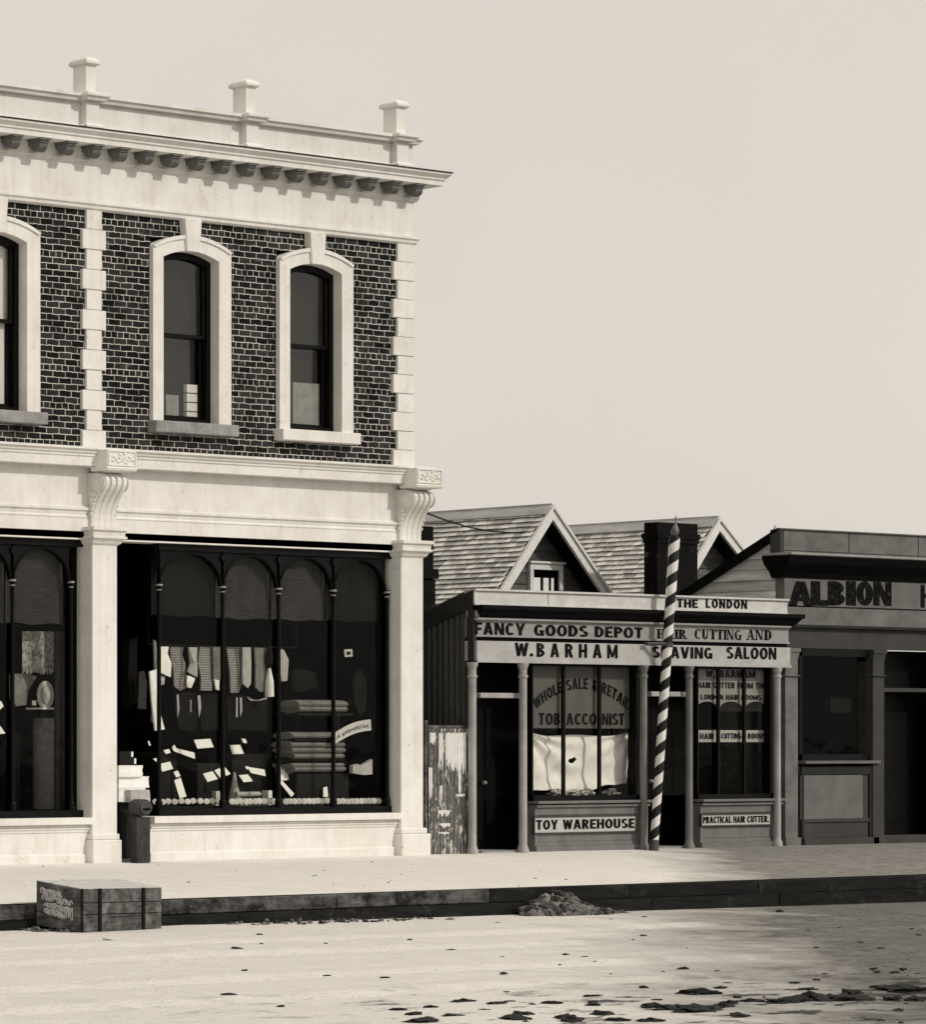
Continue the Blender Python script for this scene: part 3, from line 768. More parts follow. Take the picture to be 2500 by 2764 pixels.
def shop_pier(x0, x1, basew):
    p = MB(); p.box(x0, x1, PIL, .12, -.02, z_head + .06); po_ = p.build('shop_pier', 'stucco', store, bevel=.01)
    pl = MB(); pl.box(x0 - .05, x1 + basew, PIL - .05, .0, -.02, .30); pl.box(x0 - .03, x1 + basew * .5, PIL - .03, .0, .30, .38); pl.build('plinth', 'stucco', po_, bevel=.012)
    zc1 = PZ(1090, 1457, PIL - .09); zc0 = PZ(1090, 1495, PIL - .05)
    c = MB(); c.mould([(.10, zc1), (.10, zc1 - .045), (.075, zc1 - .05), (.065, zc1 - .12), (.085, zc1 - .125), (.085, zc1 - .15), (.05, zc1 - .175), (.03, zc0 - .02), (.0, zc0 - .045)], x0, x1, left=.2, right=.2, y=PIL)
    c.build('capital', 'stucco', po_)
    zt = PZ(1118, 1319, PIL - .2)
    console(x0 + .015, x1 - .015, zt, zc1, PIL + .07).build('console_bracket', 'stucco', po_)
    bk = MB(); zb1, zb0 = PZ(1118, 1262, PIL - .24), PZ(1118, 1305, PIL - .24)
    bx0, bx1 = x0 - .03, x1 + .05
    bk.box(bx0, bx1, PIL - .25, .02, zb0, zb1)
    bk.mould([(.0, zb0 + .001), (.012, zb0 - .02), (.0, zb0 - .05), (-.09, zb0 - .06), (-.10, zt)], bx0, bx1, left=.25, right=.25, y=PIL - .25)
    f = .02
    for (a, b_, c_, d_) in ((bx0 + .012, bx1 - .012, zb1 - .028, zb1 - .01), (bx0 + .012, bx1 - .012, zb0 + .01, zb0 + .028), (bx0 + .012, bx0 + .035, zb0 + .028, zb1 - .028), (bx1 - .035, bx1 - .012, zb0 + .028, zb1 - .028)):
        bk.box(a, b_, PIL - .25 - .012, PIL - .24, c_, d_)
    cxm, czm = (bx0 + bx1) / 2, (zb0 + zb1) / 2                       # carved leaves on the block
    for i in range(14):
        a = i * 2.4; rx = .19 * math.sqrt((i + .5) / 14); 
        bk.blob((cxm + rx * math.cos(a) * 1.1, PIL - .253, czm + rx * .38 * math.sin(a)), (.036, .014, .022), i + 3, sub=1)
    bk.build('carved_block', 'stucco', po_)
    return po_
P1 = (PX(249, PIL), PX(316, PIL)); P2 = (PX(1083, PIL), PX(1143, PIL))
shop_pier(P2[0], P2[1], .10)
shop_pier(P1[0], P1[1], .03)
P0 = (P1[0] - (P2[0] - P1[0]), P1[1] - (P2[1] - P1[1]) * 1.0 - (P2[0] - P1[0]) + (P2[1] - P1[1]))
shop_pier(P0[0], P0[0] + (P1[1] - P1[0]), .03)
jb = MB(); jb.box(P2[0] + .03, XR - .005, .121, .3, -.02, z_head + .02); jb.build('jamb', 'stucco', store)
jb = MB(); jb.box(P1[0] + .03, P1[1] - .03, .121, .2, -.02, z_head + .02); jb.build('jamb', 'stucco', store)

# shop windows
def stall_riser(x0, x1):
    r = MB(); yf = -.06
    r.box(x0, x1, yf, .25, -.02, z_sill_b - .10)
    r.mould([(.03, z_sill_b - .045), (.03, z_sill_b - .06), (.012, z_sill_b - .075), (.012, z_sill_b - .10)], x0, x1, y=yf)
    r.mould([(.008, .12), (.02, .10), (.02, -.02)], x0, x1, y=yf)
    ro = r.build('stall_riser', 'stucco', store)
    s = MB(); s.box(x0, x1, -.14, .12, z_sill_b, z_sill_t); s.box(x0, x1, -.075, .1, z_sill_b - .05, z_sill_b - .003); s.build('shop_sill', 'stucco', ro, bevel=.006)
    return ro
GY = .06                                   # plane of the shop glass
zsp = PZ(747, 1593, GY - .03)
def shop_window(cols, x0, x1, shades):
    fr = MB(); zb, zt = z_sill_t, z_head + .01
    fr.box(x0, x1, GY - .05, GY + .05, zb, zb + .095)
    fr.box(x0, x1, GY - .05, GY + .05, zt - .10, zt)
    for i, xc in enumerate(cols):
        fr.lathe(xc, GY - .025, [(.045, zb + .09), (.046, zb + .19), (.034, zb + .21), (.028, zb + .32), (.025, zsp - .2), (.031, zsp - .10), (.026, zsp - .05), (.040, zsp), (.043, zsp + .04), (.026, zsp + .05)], 12)
    for i in range(len(cols) - 1):
        a, b_ = cols[i] + .03, cols[i + 1] - .03; rr = (b_ - a) / 2; n = 16; cxm = (a + b_) / 2
        top = min(zt - .13, zsp + rr * 1.02)
        pts = [(cxm - rr * math.cos(PI * q / n), zsp + .03 + (top - zsp - .03) * math.sin(PI * q / n)) for q in range(n + 1)]
        fr.strip(pts, [(x, zt - .05) for x, z in pts], GY - .02, GY + .03)
        fr.tube([(x, GY - .022, z) for x, z in pts], .020, 6)
        if i: fr.disc_y(cols[i], zsp + .42, .05, .05, GY - .05, GY - .015, 12)
    fo = fr.build('shop_window', 'black_gloss', store)
    for xc in cols:
        rg = MB()
        rg.lathe(xc, GY - .025, [(.041, zsp + .005), (.046, zsp + .012), (.046, zsp + .025), (.041, zsp + .032)], 12)
        rg.lathe(xc, GY - .025, [(.028, zsp - .055), (.034, zsp - .05), (.034, zsp - .042), (.028, zsp - .037)], 12)
        rg.build('column_ring', 'brass', fo)
    pn = MB(); pn.box(x0 + .01, x1 - .01, GY + .004, GY + .008, zb + .09, zt - .05); pn.build('pane', 'shop_glass', fo)
    for (a, b_, vb, m) in shades:
        sd_ = MB(); n = 14; vs = []; fs = []
        zz = PZ(vb[0], vb[1], GY + .1)
        for i in range(n + 1):
            x = a + (b_ - a) * i / n; y = GY + .10 + .012 * math.sin(i * 1.3)
            vs += [(x, y, zz + .012 * math.sin(i * .7)), (x, y, zt)]
        for i in range(n): fs.append((2 * i, 2 * i + 2, 2 * i + 3, 2 * i + 1))
        sd_.add(vs, fs); sd_.build('window_shade', m, fo)
    return fo
cm = [PX(u, GY) for u in (424, 596, 747, 895, 1040)]
shop_window(cm, PX(420, GY), P2[0] + .02, [(cm[0], cm[1] - .03, (520, 1664), 'blind_dim'), (cm[1] + .02, cm[2] - .03, (670, 1671), 'blind_woven'), (cm[2] + .02, cm[3] - .03, (820, 1675), 'blind_woven'), (cm[3] + .02, cm[4] - .03, (960, 1677), 'blind_dim')])
cl = [PX(u, GY) for u in (-434, -282, -130, 28, 186)]
shop_window(cl, P0[1] + .16, P1[0] + .02, [(cl[i] + .02, cl[i + 1] - .02, (100, 1684), 'blind_woven') for i in range(4)])
stall_riser(PX(403, -.06), P2[0] + .005)
stall_riser(P0[0] + .6, P1[0] + .005)
# window floors and dark linings: the display stages
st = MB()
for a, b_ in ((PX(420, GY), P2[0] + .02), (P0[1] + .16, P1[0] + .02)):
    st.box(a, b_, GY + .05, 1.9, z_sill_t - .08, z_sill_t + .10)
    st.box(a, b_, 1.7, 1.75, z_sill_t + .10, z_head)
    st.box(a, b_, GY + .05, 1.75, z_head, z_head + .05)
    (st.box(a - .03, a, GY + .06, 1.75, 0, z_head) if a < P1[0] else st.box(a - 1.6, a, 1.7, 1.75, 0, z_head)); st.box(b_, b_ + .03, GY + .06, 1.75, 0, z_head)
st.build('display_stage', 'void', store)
# dark shop door in the recess beside the middle pier
dr = MB(); xd0, xd1 = P1[1] + .02, PX(420, GY) - .04
dr.box(xd0, xd1 + .6, 1.2, 1.25, 0, z_head - .6); dr.box(xd0, xd1 + .6, 1.19, 1.26, z_head - .6, z_head - .5)
dr.build('shop_door', 'black_gloss', store)
tr = MB(); tr.box(P1[1], PX(403, -.06), -.05, 1.2, -.02, .035); tr.build('door_step', 'sill_grey', store)

# ================================================================== goods in the store's windows (each its own thing)
def put(mb, name, mat, label, cat, group=None, loc=None, bevel=0, smooth=False):
    if loc is None:
        n = len(mb.v); loc = (sum(v[0] for v in mb.v) / n, sum(v[1] for v in mb.v) / n, min(v[2] for v in mb.v))
    return tag(mb.build(name, mat, loc=loc, bevel=bevel, smooth=smooth), label, cat, group)
def Z5(x, y): return 300 + x * .4937, 1450 + y * .4937       # enlarged crop of the right-hand window -> photograph
def card(quad, yy, lean, name, label, group, mat='card', thick=.006):
    """a thin card whose four corners lie on a plane leaning back from y = yy"""
    pts = [(PX(u, yy), PZ(u, v, yy)) for u, v in (Z5(*q) for q in quad)]
    z0 = min(z for x, z in pts)
    mb = MB(); f = [(x, yy + (z - z0) * lean, z) for x, z in pts]
    mb.hexa(f, [(x, y + thick, z) for x, y, z in f])
    return put(mb, name, mat, label, 'card', group)
zst_ = z_sill_t + .10
TK = 'show cards in the right-hand shop window'
cards = [
    ([(463, 1108), (553, 1102), (562, 1148), (472, 1156)], .55, 'broad white show card standing highest beside the leftmost black column'),
    ([(345, 1148), (462, 1178), (458, 1212), (352, 1170)], .50, 'long narrow white show card tilted down to the right'),
    ([(272, 1240), (334, 1227), (341, 1266), (279, 1282)], .40, 'small white show card tilted up to the right, above the bottle-shaped tag'),
    ([(366, 1330), (404, 1315), (413, 1418), (374, 1427)], .25, 'upright white tag with a pointed top in the leftmost pane'),
    ([(512, 1293), (567, 1280), (586, 1322), (527, 1338)], .30, 'white show card lying on a dark box just left of the leftmost black column'),
    ([(574, 1276), (606, 1262), (604, 1318), (596, 1316)], .33, 'white show card half hidden by the leftmost black column'),
    ([(629, 1252), (655, 1294), (627, 1305), (628, 1260)], .35, 'three-cornered white card just right of the leftmost black column'),
    ([(660, 1137), (716, 1135), (726, 1184), (664, 1186)], .55, 'squarish white show card high in the second pane'),
    ([(754, 1255), (846, 1270), (844, 1306), (770, 1290)], .42, 'white show card sloping down towards the middle column'),
    ([(707, 1301), (757, 1297), (777, 1334), (725, 1340)], .32, 'white show card leaning back on a dark roll in the second pane'),
    ([(928, 1258), (981, 1246), (1010, 1322), (930, 1332)], .38, 'folded white show card with a dark upper corner, right of the middle column'),
    ([(930, 1325), (958, 1335), (1005, 1403), (985, 1420)], .26, 'long white paper strip hanging slantwise below the folded card'),
    ([(1080, 1312), (1108, 1300), (1126, 1318), (1085, 1318)], .36, 'small white scrap of card before the stack of cloth bolts'),
    ([(1160, 1420), (1172, 1370), (1194, 1363), (1187, 1418)], .2, 'white tongue-shaped tag at the foot of the third black column'),
]
for q, yy, lab in cards:
    card(q, yy, .25, 'show_card', lab, TK)
card([(1275, 614), (1318, 612), (1320, 652), (1278, 655)], .36, 0, 'picture_card', 'small square card with a dark middle hanging high in the rightmost pane', TK, 'card_edge')
inset = MB(); a = [(PX(*(lambda p: (p[0], .355))(Z5(*q))), PZ(*Z5(*q), .355)) for q in ((1287, 626), (1308, 625), (1309, 642), (1289, 643))]
inset.hexa([(x, .353, z) for x, z in a], [(x, .357, z) for x, z in a]); put(inset, 'dark_print', 'dark_cloth', 'tiny dark print fixed on the small square card', 'print')

more = [
    ([(290, 1165), (322, 1158), (326, 1178), (300, 1186)], .42, 'crumpled white scrap left of the long narrow show card'),
    ([(232, 1212), (262, 1206), (270, 1222), (250, 1230)], .42, 'small white scrap at the far left above the linen heap'),
    ([(340, 1142), (352, 1136), (356, 1156), (346, 1160)], .45, 'tiny white tag at the upper end of the long narrow card'),
    ([(735, 1255), (752, 1252), (756, 1266), (742, 1270)], .44, 'tiny white tab at the upper end of the sloping card in the second pane'),
    ([(1085, 1268), (1108, 1264), (1112, 1274), (1096, 1280)], .36, 'tiny white tab before the lowest bolts of cloth'),
    ([(205, 1118), (212, 1112), (216, 1138), (208, 1140)], .40, 'tiny white peg high at the far left of the display'),
    ([(348, 1284), (372, 1276), (380, 1306), (356, 1314)], .33, 'rumpled white rosette above the upright tag'),
    ([(718, 1100), (740, 1104), (742, 1126), (724, 1124)], .55, 'small grey ring ticket above the squarish card'),
]
for q, yy, lab in more: card(q, yy, .25, 'paper_scrap', lab, 'scraps and tabs of paper in the right-hand window')
for i, (x0, x1) in enumerate(((700, 760), (780, 815), (1300, 1345), (1350, 1385))):
    mb = MB(); yy = .30; a, b_ = PX(Z5(x0, 0)[0], yy), PX(Z5(x1, 0)[0], yy); zq = PZ(*Z5(x0, 1428), yy)
    mb.box(a, b_, yy, yy + .06, zst_ - .03, zq); mb.disc_y((a + b_) / 2, zq - .03, .02, .02, yy - .003, yy, 8, 1)
    put(mb, 'collar_packet', ['card', 'dark_cloth'], ('long white packet behind the collars of the second pane', 'short white packet behind the collars of the second pane', 'left white packet behind the collars of the rightmost pane', 'right white packet behind the collars of the rightmost pane')[i], 'packet', 'white packets behind the collars')

# the curved paper ticket: "A splendid lot"
bn = MB(); yb = .17; n = 18
c0 = [(PX(Z5(x, y)[0], yb), PZ(*Z5(x, y), yb)) for x, y in [(1219 + 200 * t, 1072 - 76 * t + -28 * math.sin(PI * t) * .6) for t in [i / n for i in range(n + 1)]]]
hh = .155
up = [(x, z) for x, z in c0]; dn = [(x + .015, z - hh) for x, z in c0]
bn.strip(dn, up, yb, yb + .006)
vs, fs = glyphs('A splendid lot', .004, 1.02)
bx = max(v[0] for v in vs)
def on_band(v):
    t = .06 + .88 * v[0] / bx; i = min(n - 1, int(t * n)); f_ = t * n - i
    x = up[i][0] + (up[i + 1][0] - up[i][0]) * f_; z = up[i][1] + (up[i + 1][1] - up[i][1]) * f_
    return (x + (v[1] - .3) * .03, yb - .004, z - hh * .72 + v[1] * .095)
bn.add([on_band(v) for v in vs], fs, 1)
put(bn, 'price_ticket', ['card_edge', 'ink'], 'curved paper ticket lettered A splendid lot in the rightmost pane', 'ticket')

# rows of round collars along the foot of the panes
zc = PZ(500, 2161, GY + .14)
rows = [(410, 596, 11, 'round white collar in the row along the foot of the leftmost pane', None), (617, 741, 10, 'round white collar in the row along the foot of the second pane', None),
        (763, 886, 10, 'round white collar in the row along the foot of the third pane', None), (907, 1024, 10, 'round white collar in the row along the foot of the rightmost pane', None)]
zst = z_sill_t + .10
for a, b_, n, lab, _ in rows:
    yc = GY + .12; xa, xb = PX(a, yc), PX(b_, yc); p = (xb - xa) / n; r = .043 if n > 10 else .046; first = None; zc = PZ((a + b_) / 2, 2163, yc)
    for i in range(n):
        x = xa + p * (i + .5)
        if first is None:
            m_ = MB(); m_.lathe(0, 0, [(r * .96, -.035), (r, -.03), (r, .028), (r * .96, .033)], 24, 1); m_.lathe(0, 0, [(r * .90, .02), (r * .90, .036), (r * .6, .038), (.012, .0385)], 24, 0)
            o = m_.build('collar', ['white_cloth', 'mid_cloth'], loc=(0, 0, 0)); first = o
        else:
            o = first.copy(); col.objects.link(o)
        o.location = (x, yc + random.uniform(-.008, .008), zc + random.uniform(-.004, .004)); o.rotation_euler = (R(90 + random.uniform(-10, 4)), 0, R(-42 + random.uniform(-9, 9)))
        tag(o, lab, 'collar', 'rows of collars at the foot of the right-hand shop window')
st2 = MB(); st2.box(PX(412, GY + .12), PX(1030, GY + .12), GY + .06, GY + .19, zst - .01, PZ(700, 2163, GY + .12) - .054); put(st2, 'collar_ledge', 'dark_wood', 'dark ledge carrying the rows of round white collars', 'ledge')

# little boxes standing behind the collars
def small_box(q, yy, dep, name, lab, mats=('card', 'dark_cloth'), mark=True, group='little boxes behind the collars'):
    (x0, y0), (x1, y1) = q; u0, v0 = Z5(x0, y0); u1, v1 = Z5(x1, y1)
    a, b_ = PX(u0, yy) + dep * 1.2, PX(u1, yy); z1 = PZ(u1, v0, yy); mb = MB()
    mb.box(min(a, b_ - .08), b_, yy, yy + dep, zst, z1)
    if mark: mb.disc_y(b_ - .035, zst + (z1 - zst) * .3, .018, .025, yy - .003, yy + .001, 10, 1)
    return put(mb, name, list(mats), lab, 'box', group)
small_box(((833, 1385), (880, 1430)), .36, .10, 'card_box', 'small white box with a dark spot, right end of the second pane')
small_box(((1015, 1385), (1062, 1430)), .36, .10, 'card_box', 'small white box with a dark spot standing in the third pane')
small_box(((1405, 1385), (1440, 1425)), .36, .10, 'card_box', 'small pale box with a dark spot standing in the rightmost pane', ('card_edge', 'dark_cloth'))
small_box(((560, 1388), (594, 1428)), .36, .06, 'card_box', 'small pale box at the right end of the leftmost pane', ('card_edge', 'dark_cloth'))

# hanging hosiery and vests, each cut as its own outline
def hang(outline, yy, name, mat, lab, cat, group, thick=.02, fold=.018):
    pts = [(PX(Z5(*q)[0], yy), PZ(*Z5(*q), yy)) for q in outline]
    mb = MB(); n = len(pts); cxm = sum(p[0] for p in pts) / n; czm = sum(p[1] for p in pts) / n
    f = [(x, yy + fold * math.sin(x * 40), z) for x, z in pts]; bk = [(x, y + thick, z) for x, y, z in f]
    vs = f + bk + [(cxm, yy - fold, czm), (cxm, yy + thick, czm)]
    fs = []
    for i in range(n):
        j = (i + 1) % n
        fs += [(i, j, 2 * n), (n + j, n + i, 2 * n + 1), (i, n + i, n + j, j)]
    mb.add(vs, fs); return put(mb, name, mat, lab, cat, group)
HG = 'hosiery and vests hanging in a row in the right-hand shop window'
items = [
    ([(262, 598), (318, 598), (312, 630), (326, 690), (324, 765), (300, 755), (255, 735), (258, 690)], 'hanging_stocking', 'white_cloth', 'white stocking hanging first on the left of the row', 'stocking'),
    ([(252, 745), (300, 762), (282, 805), (256, 815), (250, 780)], 'hanging_stocking', 'dim_cloth', 'white stocking toe hanging below the first white stocking', 'stocking'),
    ([(322, 600), (390, 600), (386, 640), (398, 690), (414, 760), (412, 825), (380, 838), (345, 815), (342, 720), (330, 670)], 'hanging_vest', 'grey_cloth', 'grey striped vest hanging second in the row', 'vest'),
    ([(418, 602), (474, 602), (462, 660), (474, 720), (470, 765), (440, 745), (414, 735), (440, 690)], 'hanging_stocking', 'dim_cloth', 'white stocking between the two grey striped vests', 'stocking'),
    ([(414, 755), (462, 772), (438, 825), (418, 820), (408, 790)], 'hanging_stocking', 'white_cloth', 'white stocking toe below the gap between the striped vests', 'stocking'),
    ([(478, 600), (552, 600), (552, 838), (490, 838), (488, 760), (472, 690)], 'hanging_vest', 'grey_cloth', 'long grey striped vest with ribbed edge left of the first column', 'vest'),
    ([(562, 600), (598, 600), (597, 690), (600, 780), (566, 770), (566, 700)], 'hanging_stocking', 'mid_cloth', 'grey stocking half behind the first column', 'stocking'),
    ([(562, 752), (597, 780), (596, 838), (570, 832)], 'hanging_stocking', 'white_cloth', 'white stocking toe half behind the first column', 'stocking'),
    ([(634, 602), (712, 602), (718, 690), (716, 800), (690, 850), (648, 850), (644, 740)], 'hanging_vest', 'grey_cloth', 'broad grey vest hanging just right of the first column', 'vest'),
    ([(722, 602), (770, 602), (772, 700), (770, 800), (744, 824), (714, 800), (722, 720)], 'hanging_stocking', 'dim_cloth', 'pale stocking with rounded toe in the middle of the second pane', 'stocking'),
    ([(778, 604), (850, 606), (848, 680), (850, 840), (812, 846), (788, 820), (786, 700)], 'hanging_vest', 'mid_cloth', 'dull grey vest beside the furled white umbrella', 'vest'),
    ([(922, 612), (948, 612), (966, 670), (962, 785), (928, 788), (920, 700)], 'hanging_stocking', 'dim_cloth', 'pale stocking hanging just right of the middle column', 'stocking'),
]
for i, (ol, nm, mt, lab, cat) in enumerate(items):
    hang(ol, .46 + .03 * (i % 3), nm, mt, lab, cat, HG)
line = MB(); zl = PZ(500, 1744, .5); line.tube([(PX(400, .5), .5, zl + .02), (PX(600, .5), .5, zl), (PX(800, .5), .5, zl + .01)], .007, 6)
line.tube([(PX(400, .5), .5, zl + .02), (PX(400, .5), .5, z_head + .02)], .005, 5); line.tube([(PX(800, .5), .5, zl + .01), (PX(800, .5), .5, z_head + .02)], .005, 5)
put(line, 'hanging_rail', 'dark_wood', 'thin dark rail carrying the row of stockings and vests', 'rail')
hang([(212, 735), (246, 722), (262, 920), (286, 1050), (236, 1058), (226, 900)], .36, 'long_scarf', 'white_cloth', 'long white scarf hanging down at the far left of the window', 'scarf', None)
hang([(228, 560), (246, 570), (262, 715), (232, 722)], .38, 'cloth_band', 'mid_cloth', 'narrow grey cloth band above the long white scarf', 'cloth', None)
hang([(152, 735), (178, 732), (190, 800), (184, 940), (140, 938), (146, 820)], .40, 'leaf_fan', 'blind_woven', 'dark leaf-shaped fan left of the long white scarf', 'fan', None)
hang([(96, 560), (132, 548), (150, 600), (148, 720), (128, 900), (96, 940), (84, 760)], .55, 'hanging_coat', 'dark_cloth', 'long dark coat hanging beside the white pier at the left of the large window', 'coat', None, .12, .03)
hang([(226, 858), (250, 862), (262, 1010), (240, 1040), (222, 1000)], .50, 'hanging_tie', 'mid_cloth', 'grey necktie hanging behind the long white scarf', 'necktie', None)
# furled umbrella: lathe hung point down
um = MB(); ux, uy = PX(300 + 864 * .4937, .44), .44; uz1 = PZ(726, 1450 + 540 * .4937, .44); uz0 = PZ(726, 1450 + 872 * .4937, .44)
um.lathe(ux, uy, [(.008, uz1), (.012, uz0 + .86 * (uz1 - uz0)), (.03, uz0 + .80 * (uz1 - uz0)), (.06, uz0 + .6 * (uz1 - uz0)), (.02, uz0 + .47 * (uz1 - uz0))], 12, 1)
um.lathe(ux, uy, [(.018, uz0 + .47 * (uz1 - uz0)), (.055, uz0 + .25 * (uz1 - uz0)), (.06, uz0), (.01, uz0 - .005)], 12, 0)
put(um, 'furled_umbrella', ['white_cloth', 'dark_cloth'], 'furled umbrella with white lower half hanging left of the middle column', 'umbrella')
CG = 'dark jackets hung below the vests'
for (ol, lab) in (([(352, 850), (470, 846), (480, 870), (468, 1060), (430, 1068), (362, 1040), (350, 950)], 'dark jacket with a row of pale buttons, left of the first column'),
                  ([(478, 852), (592, 856), (590, 1050), (490, 1060)], 'dark jacket half behind the first column'),
                  ([(632, 858), (720, 862), (800, 890), (852, 880), (850, 1060), (640, 1050)], 'broad dark jacket with two pale edges in the second pane')):
    hang(ol, .62, 'hanging_jacket', 'dark_cloth', lab, 'jacket', CG)
for (ol, lab) in (([(358, 862), (368, 860), (372, 940), (364, 985)], 'pale braid edge left of the buttoned jacket'), ([(472, 866), (486, 864), (492, 930), (480, 985)], 'pale braid edge right of the buttoned jacket'),
                  ([(684, 876), (691, 876), (691, 984), (682, 984)], 'pale braid edge, left of a pair on the broad jacket'), ([(704, 876), (714, 876), (716, 950), (706, 980)], 'pale braid edge, right of a pair on the broad jacket'),
                  ([(740, 868), (765, 886), (800, 890), (852, 876), (850, 884), (800, 897), (760, 893)], 'pale looped braid across the broad jacket')):
    hang(ol, .585, 'braid', 'dim_cloth', lab, 'braid', 'pale braid on the dark jackets', .006, .0)
bt = MB()
for i in range(5): bt.disc_y(PX(Z5(434, 0)[0], .58), PZ(*Z5(434, 895 + i * 14), .58), .011, .011, .575, .585, 8)
put(bt, 'button_card', 'card_edge', 'strip of small pale buttons down the dark jacket', 'buttons')

# bolts of cloth stacked at the right
def bolt(x0, x1, yv, yy, r, mat, lab, grp):
    u0, v0 = Z5(x0, yv); u1, v1 = Z5(x1, yv); z = PZ((u0 + u1) / 2, v0, yy); mb = MB()
    a, b_ = PX(u0, yy), PX(u1, yy)
    mb.px([(yy + .16 + .16 * math.cos(2 * PI * i / 14), z + r * math.sin(2 * PI * i / 14)) for i in range(14)], a, b_)
    return put(mb, 'cloth_bolt', mat, lab, 'cloth bolt', grp, smooth=False)
ys = [1086, 1110, 1134, 1164, 1198, 1222, 1246, 1268]
nm_ = ['topmost bolt', 'second bolt from the top', 'third bolt from the top', 'fourth bolt from the top', 'fourth bolt from the bottom', 'third bolt from the bottom', 'second bolt from the bottom', 'lowest bolt']
for i, y in enumerate(ys):
    bolt(996 + 10 * math.sin(i * 2), 1282 + 6 * math.sin(i * 3), y, .26, .055, ('mid_cloth', 'dark_cloth', 'mid_cloth', 'mid_cloth')[i % 4], nm_[i] + ' of dull cloth in the stack behind the third column', 'cloth bolts stacked behind the third column')
bolt(1028, 1300, 912, .28, .06, 'mid_cloth', 'upper bolt of the pair lying on the high shelf behind the third column', 'cloth bolts on the high shelf')
bolt(1034, 1296, 940, .28, .06, 'mid_cloth', 'lower bolt of the pair lying on the high shelf behind the third column', 'cloth bolts on the high shelf')
sf = MB(); zz = PZ(870, 1450 + 956 * .4937, .3); sf.box(PX(796, .3), PX(946, .3), .26, .62, zz - .05, zz - .02); sf.box(PX(800, .6), PX(806, .6), .57, .62, zst, zz - .05); sf.box(PX(905, .6), PX(911, .6), .57, .62, zst, zz - .05)
put(sf, 'display_shelf', 'dark_wood', 'dark shelf carrying the pair of cloth bolts', 'shelf')
ub = MB(); zz = PZ(870, 1450 + 1282 * .4937, .3); ub.box(PX(795, .3), PX(936, .3), .27, .56, zst, zz - .03); put(ub, 'display_box', 'dark_wood', 'dark low box under the stack of cloth bolts', 'box')
hang([(1325, 1250), (1345, 1240), (1370, 1250), (1432, 1215), (1426, 1296), (1380, 1300), (1326, 1290)], .16, 'folded_shirt', 'dim_cloth', 'crumpled white shirt front before the curtain, right of the cloth bolts', 'shirt', None, .05)
hang([(1330, 760), (1372, 720), (1392, 800), (1390, 940), (1360, 980), (1325, 900)], .22, 'hanging_cloth', 'dark_cloth', 'dim dark cloth hanging at the right of the rightmost pane', 'cloth', None)
hang([(985, 730), (1010, 720), (1120, 735), (1128, 820), (1040, 850), (990, 835)], .5, 'lace_square', 'dark_cloth', 'dim lace square hanging behind the third pane', 'lace', None)
# dark boxes and rolls beneath the cards
for (q, lab) in ((((270, 1180), (360, 1420)), 'dark tall box at the far left of the display'), (((470, 1240), (590, 1410)), 'dark leaning case left of the first column'),
                 (((660, 1190), (855, 1380)), 'long dark trunk in the second pane'), (((1030, 1330), (1180, 1420)), 'low dark case in the third pane')):
    (x0, y0), (x1, y1) = q; yy = .62; a, b_ = PX(Z5(x0, 0)[0], yy), PX(Z5(x1, 0)[0], yy); zt_ = PZ(*Z5(x0, y0), yy)
    mb = MB(); mb.box(a, b_, yy, yy + .35, zst, zt_); mb.box(a - .008, b_ + .008, yy - .008, yy + .358, zt_ - .06, zt_ + .01)
    put(mb, 'dark_case', 'dark_wood', lab, 'case', 'dark cases under the show cards', bevel=.006)
rl = MB(); z = PZ(*Z5(740, 1405), .40); rl.tube([(PX(Z5(680, 0)[0], .40), .40, z), (PX(Z5(808, 0)[0], .40), .40, z)], .035, 10)
put(rl, 'paper_roll', 'dim_cloth', 'pale paper roll lying behind the collars of the second pane', 'roll')
cn_ = MB(); u, v = Z5(680, 1400); xx_ = PX(u, .44); zt_ = PZ(*Z5(670, 1288), .44)
cn_.lathe(xx_, .46, [(.09, zst + .02), (.06, zst + .22), (.012, zt_), (.002, zt_ + .01)], 12); put(cn_, 'paper_cone', 'dim_cloth', 'pale paper cone standing just right of the first column', 'cone')

# the heap of white linen, boxes and the post by the door
stn = MB(); px0, px1 = PX(322, .02), PX(405, .02)
ZS = PZ(360, 2166, .0)
stn.box(px0, px1 - .18, .0, .55, .035, ZS); put(stn, 'door_stand', 'dark_wood', 'dark stand in the doorway under the heap of white linen', 'stand', bevel=.01)
def linen(u0, u1, v0, v1, yy, lab, seed, mat='white_cloth'):
    a, b_ = PX(u0, yy), PX(u1, yy); z0, z1 = PZ((u0 + u1) / 2, v1, yy), PZ((u0 + u1) / 2, v0, yy)
    mb = MB(); n = 10; m_ = 6; vs = []; fs = []
    bm = bmesh.new(); bmesh.ops.create_cube(bm, size=1); bmesh.ops.subdivide_edges(bm, edges=bm.edges[:], cuts=5, use_grid_fill=True)
    bm.verts.index_update()
    for v in bm.verts:
        k = noise.noise(v.co * 2.2 + Vector((seed, 0, 0))) * .10 + noise.noise(v.co * 6 + Vector((0, seed, 0))) * .04
        vs.append(((a + b_) / 2 + v.co.x * (b_ - a) * (1 + k), yy + .15 + v.co.y * .3 * (1 + k), (z0 + z1) / 2 + v.co.z * (z1 - z0) * (1 + k * .5)))
    mb.add(vs, [tuple(v.index for v in f.verts) for f in bm.faces]); bm.free()
    return put(mb, 'linen_bundle', mat, lab, 'linen', 'white linen heaped by the door', smooth=True)
linen(320, 392, 2125, 2164, -.02, 'lowest crumpled white bundle, resting behind the oval post head', 1)
linen(320, 402, 2096, 2126, .03, 'middle white bundle of the heap by the door', 2)
linen(320, 384, 2066, 2097, .0, 'topmost flat white bundle of the heap by the door', 3)
linen(352, 404, 2132, 2166, -.10, 'small draped white cloth hanging over the oval post head', 4, 'dim_cloth')
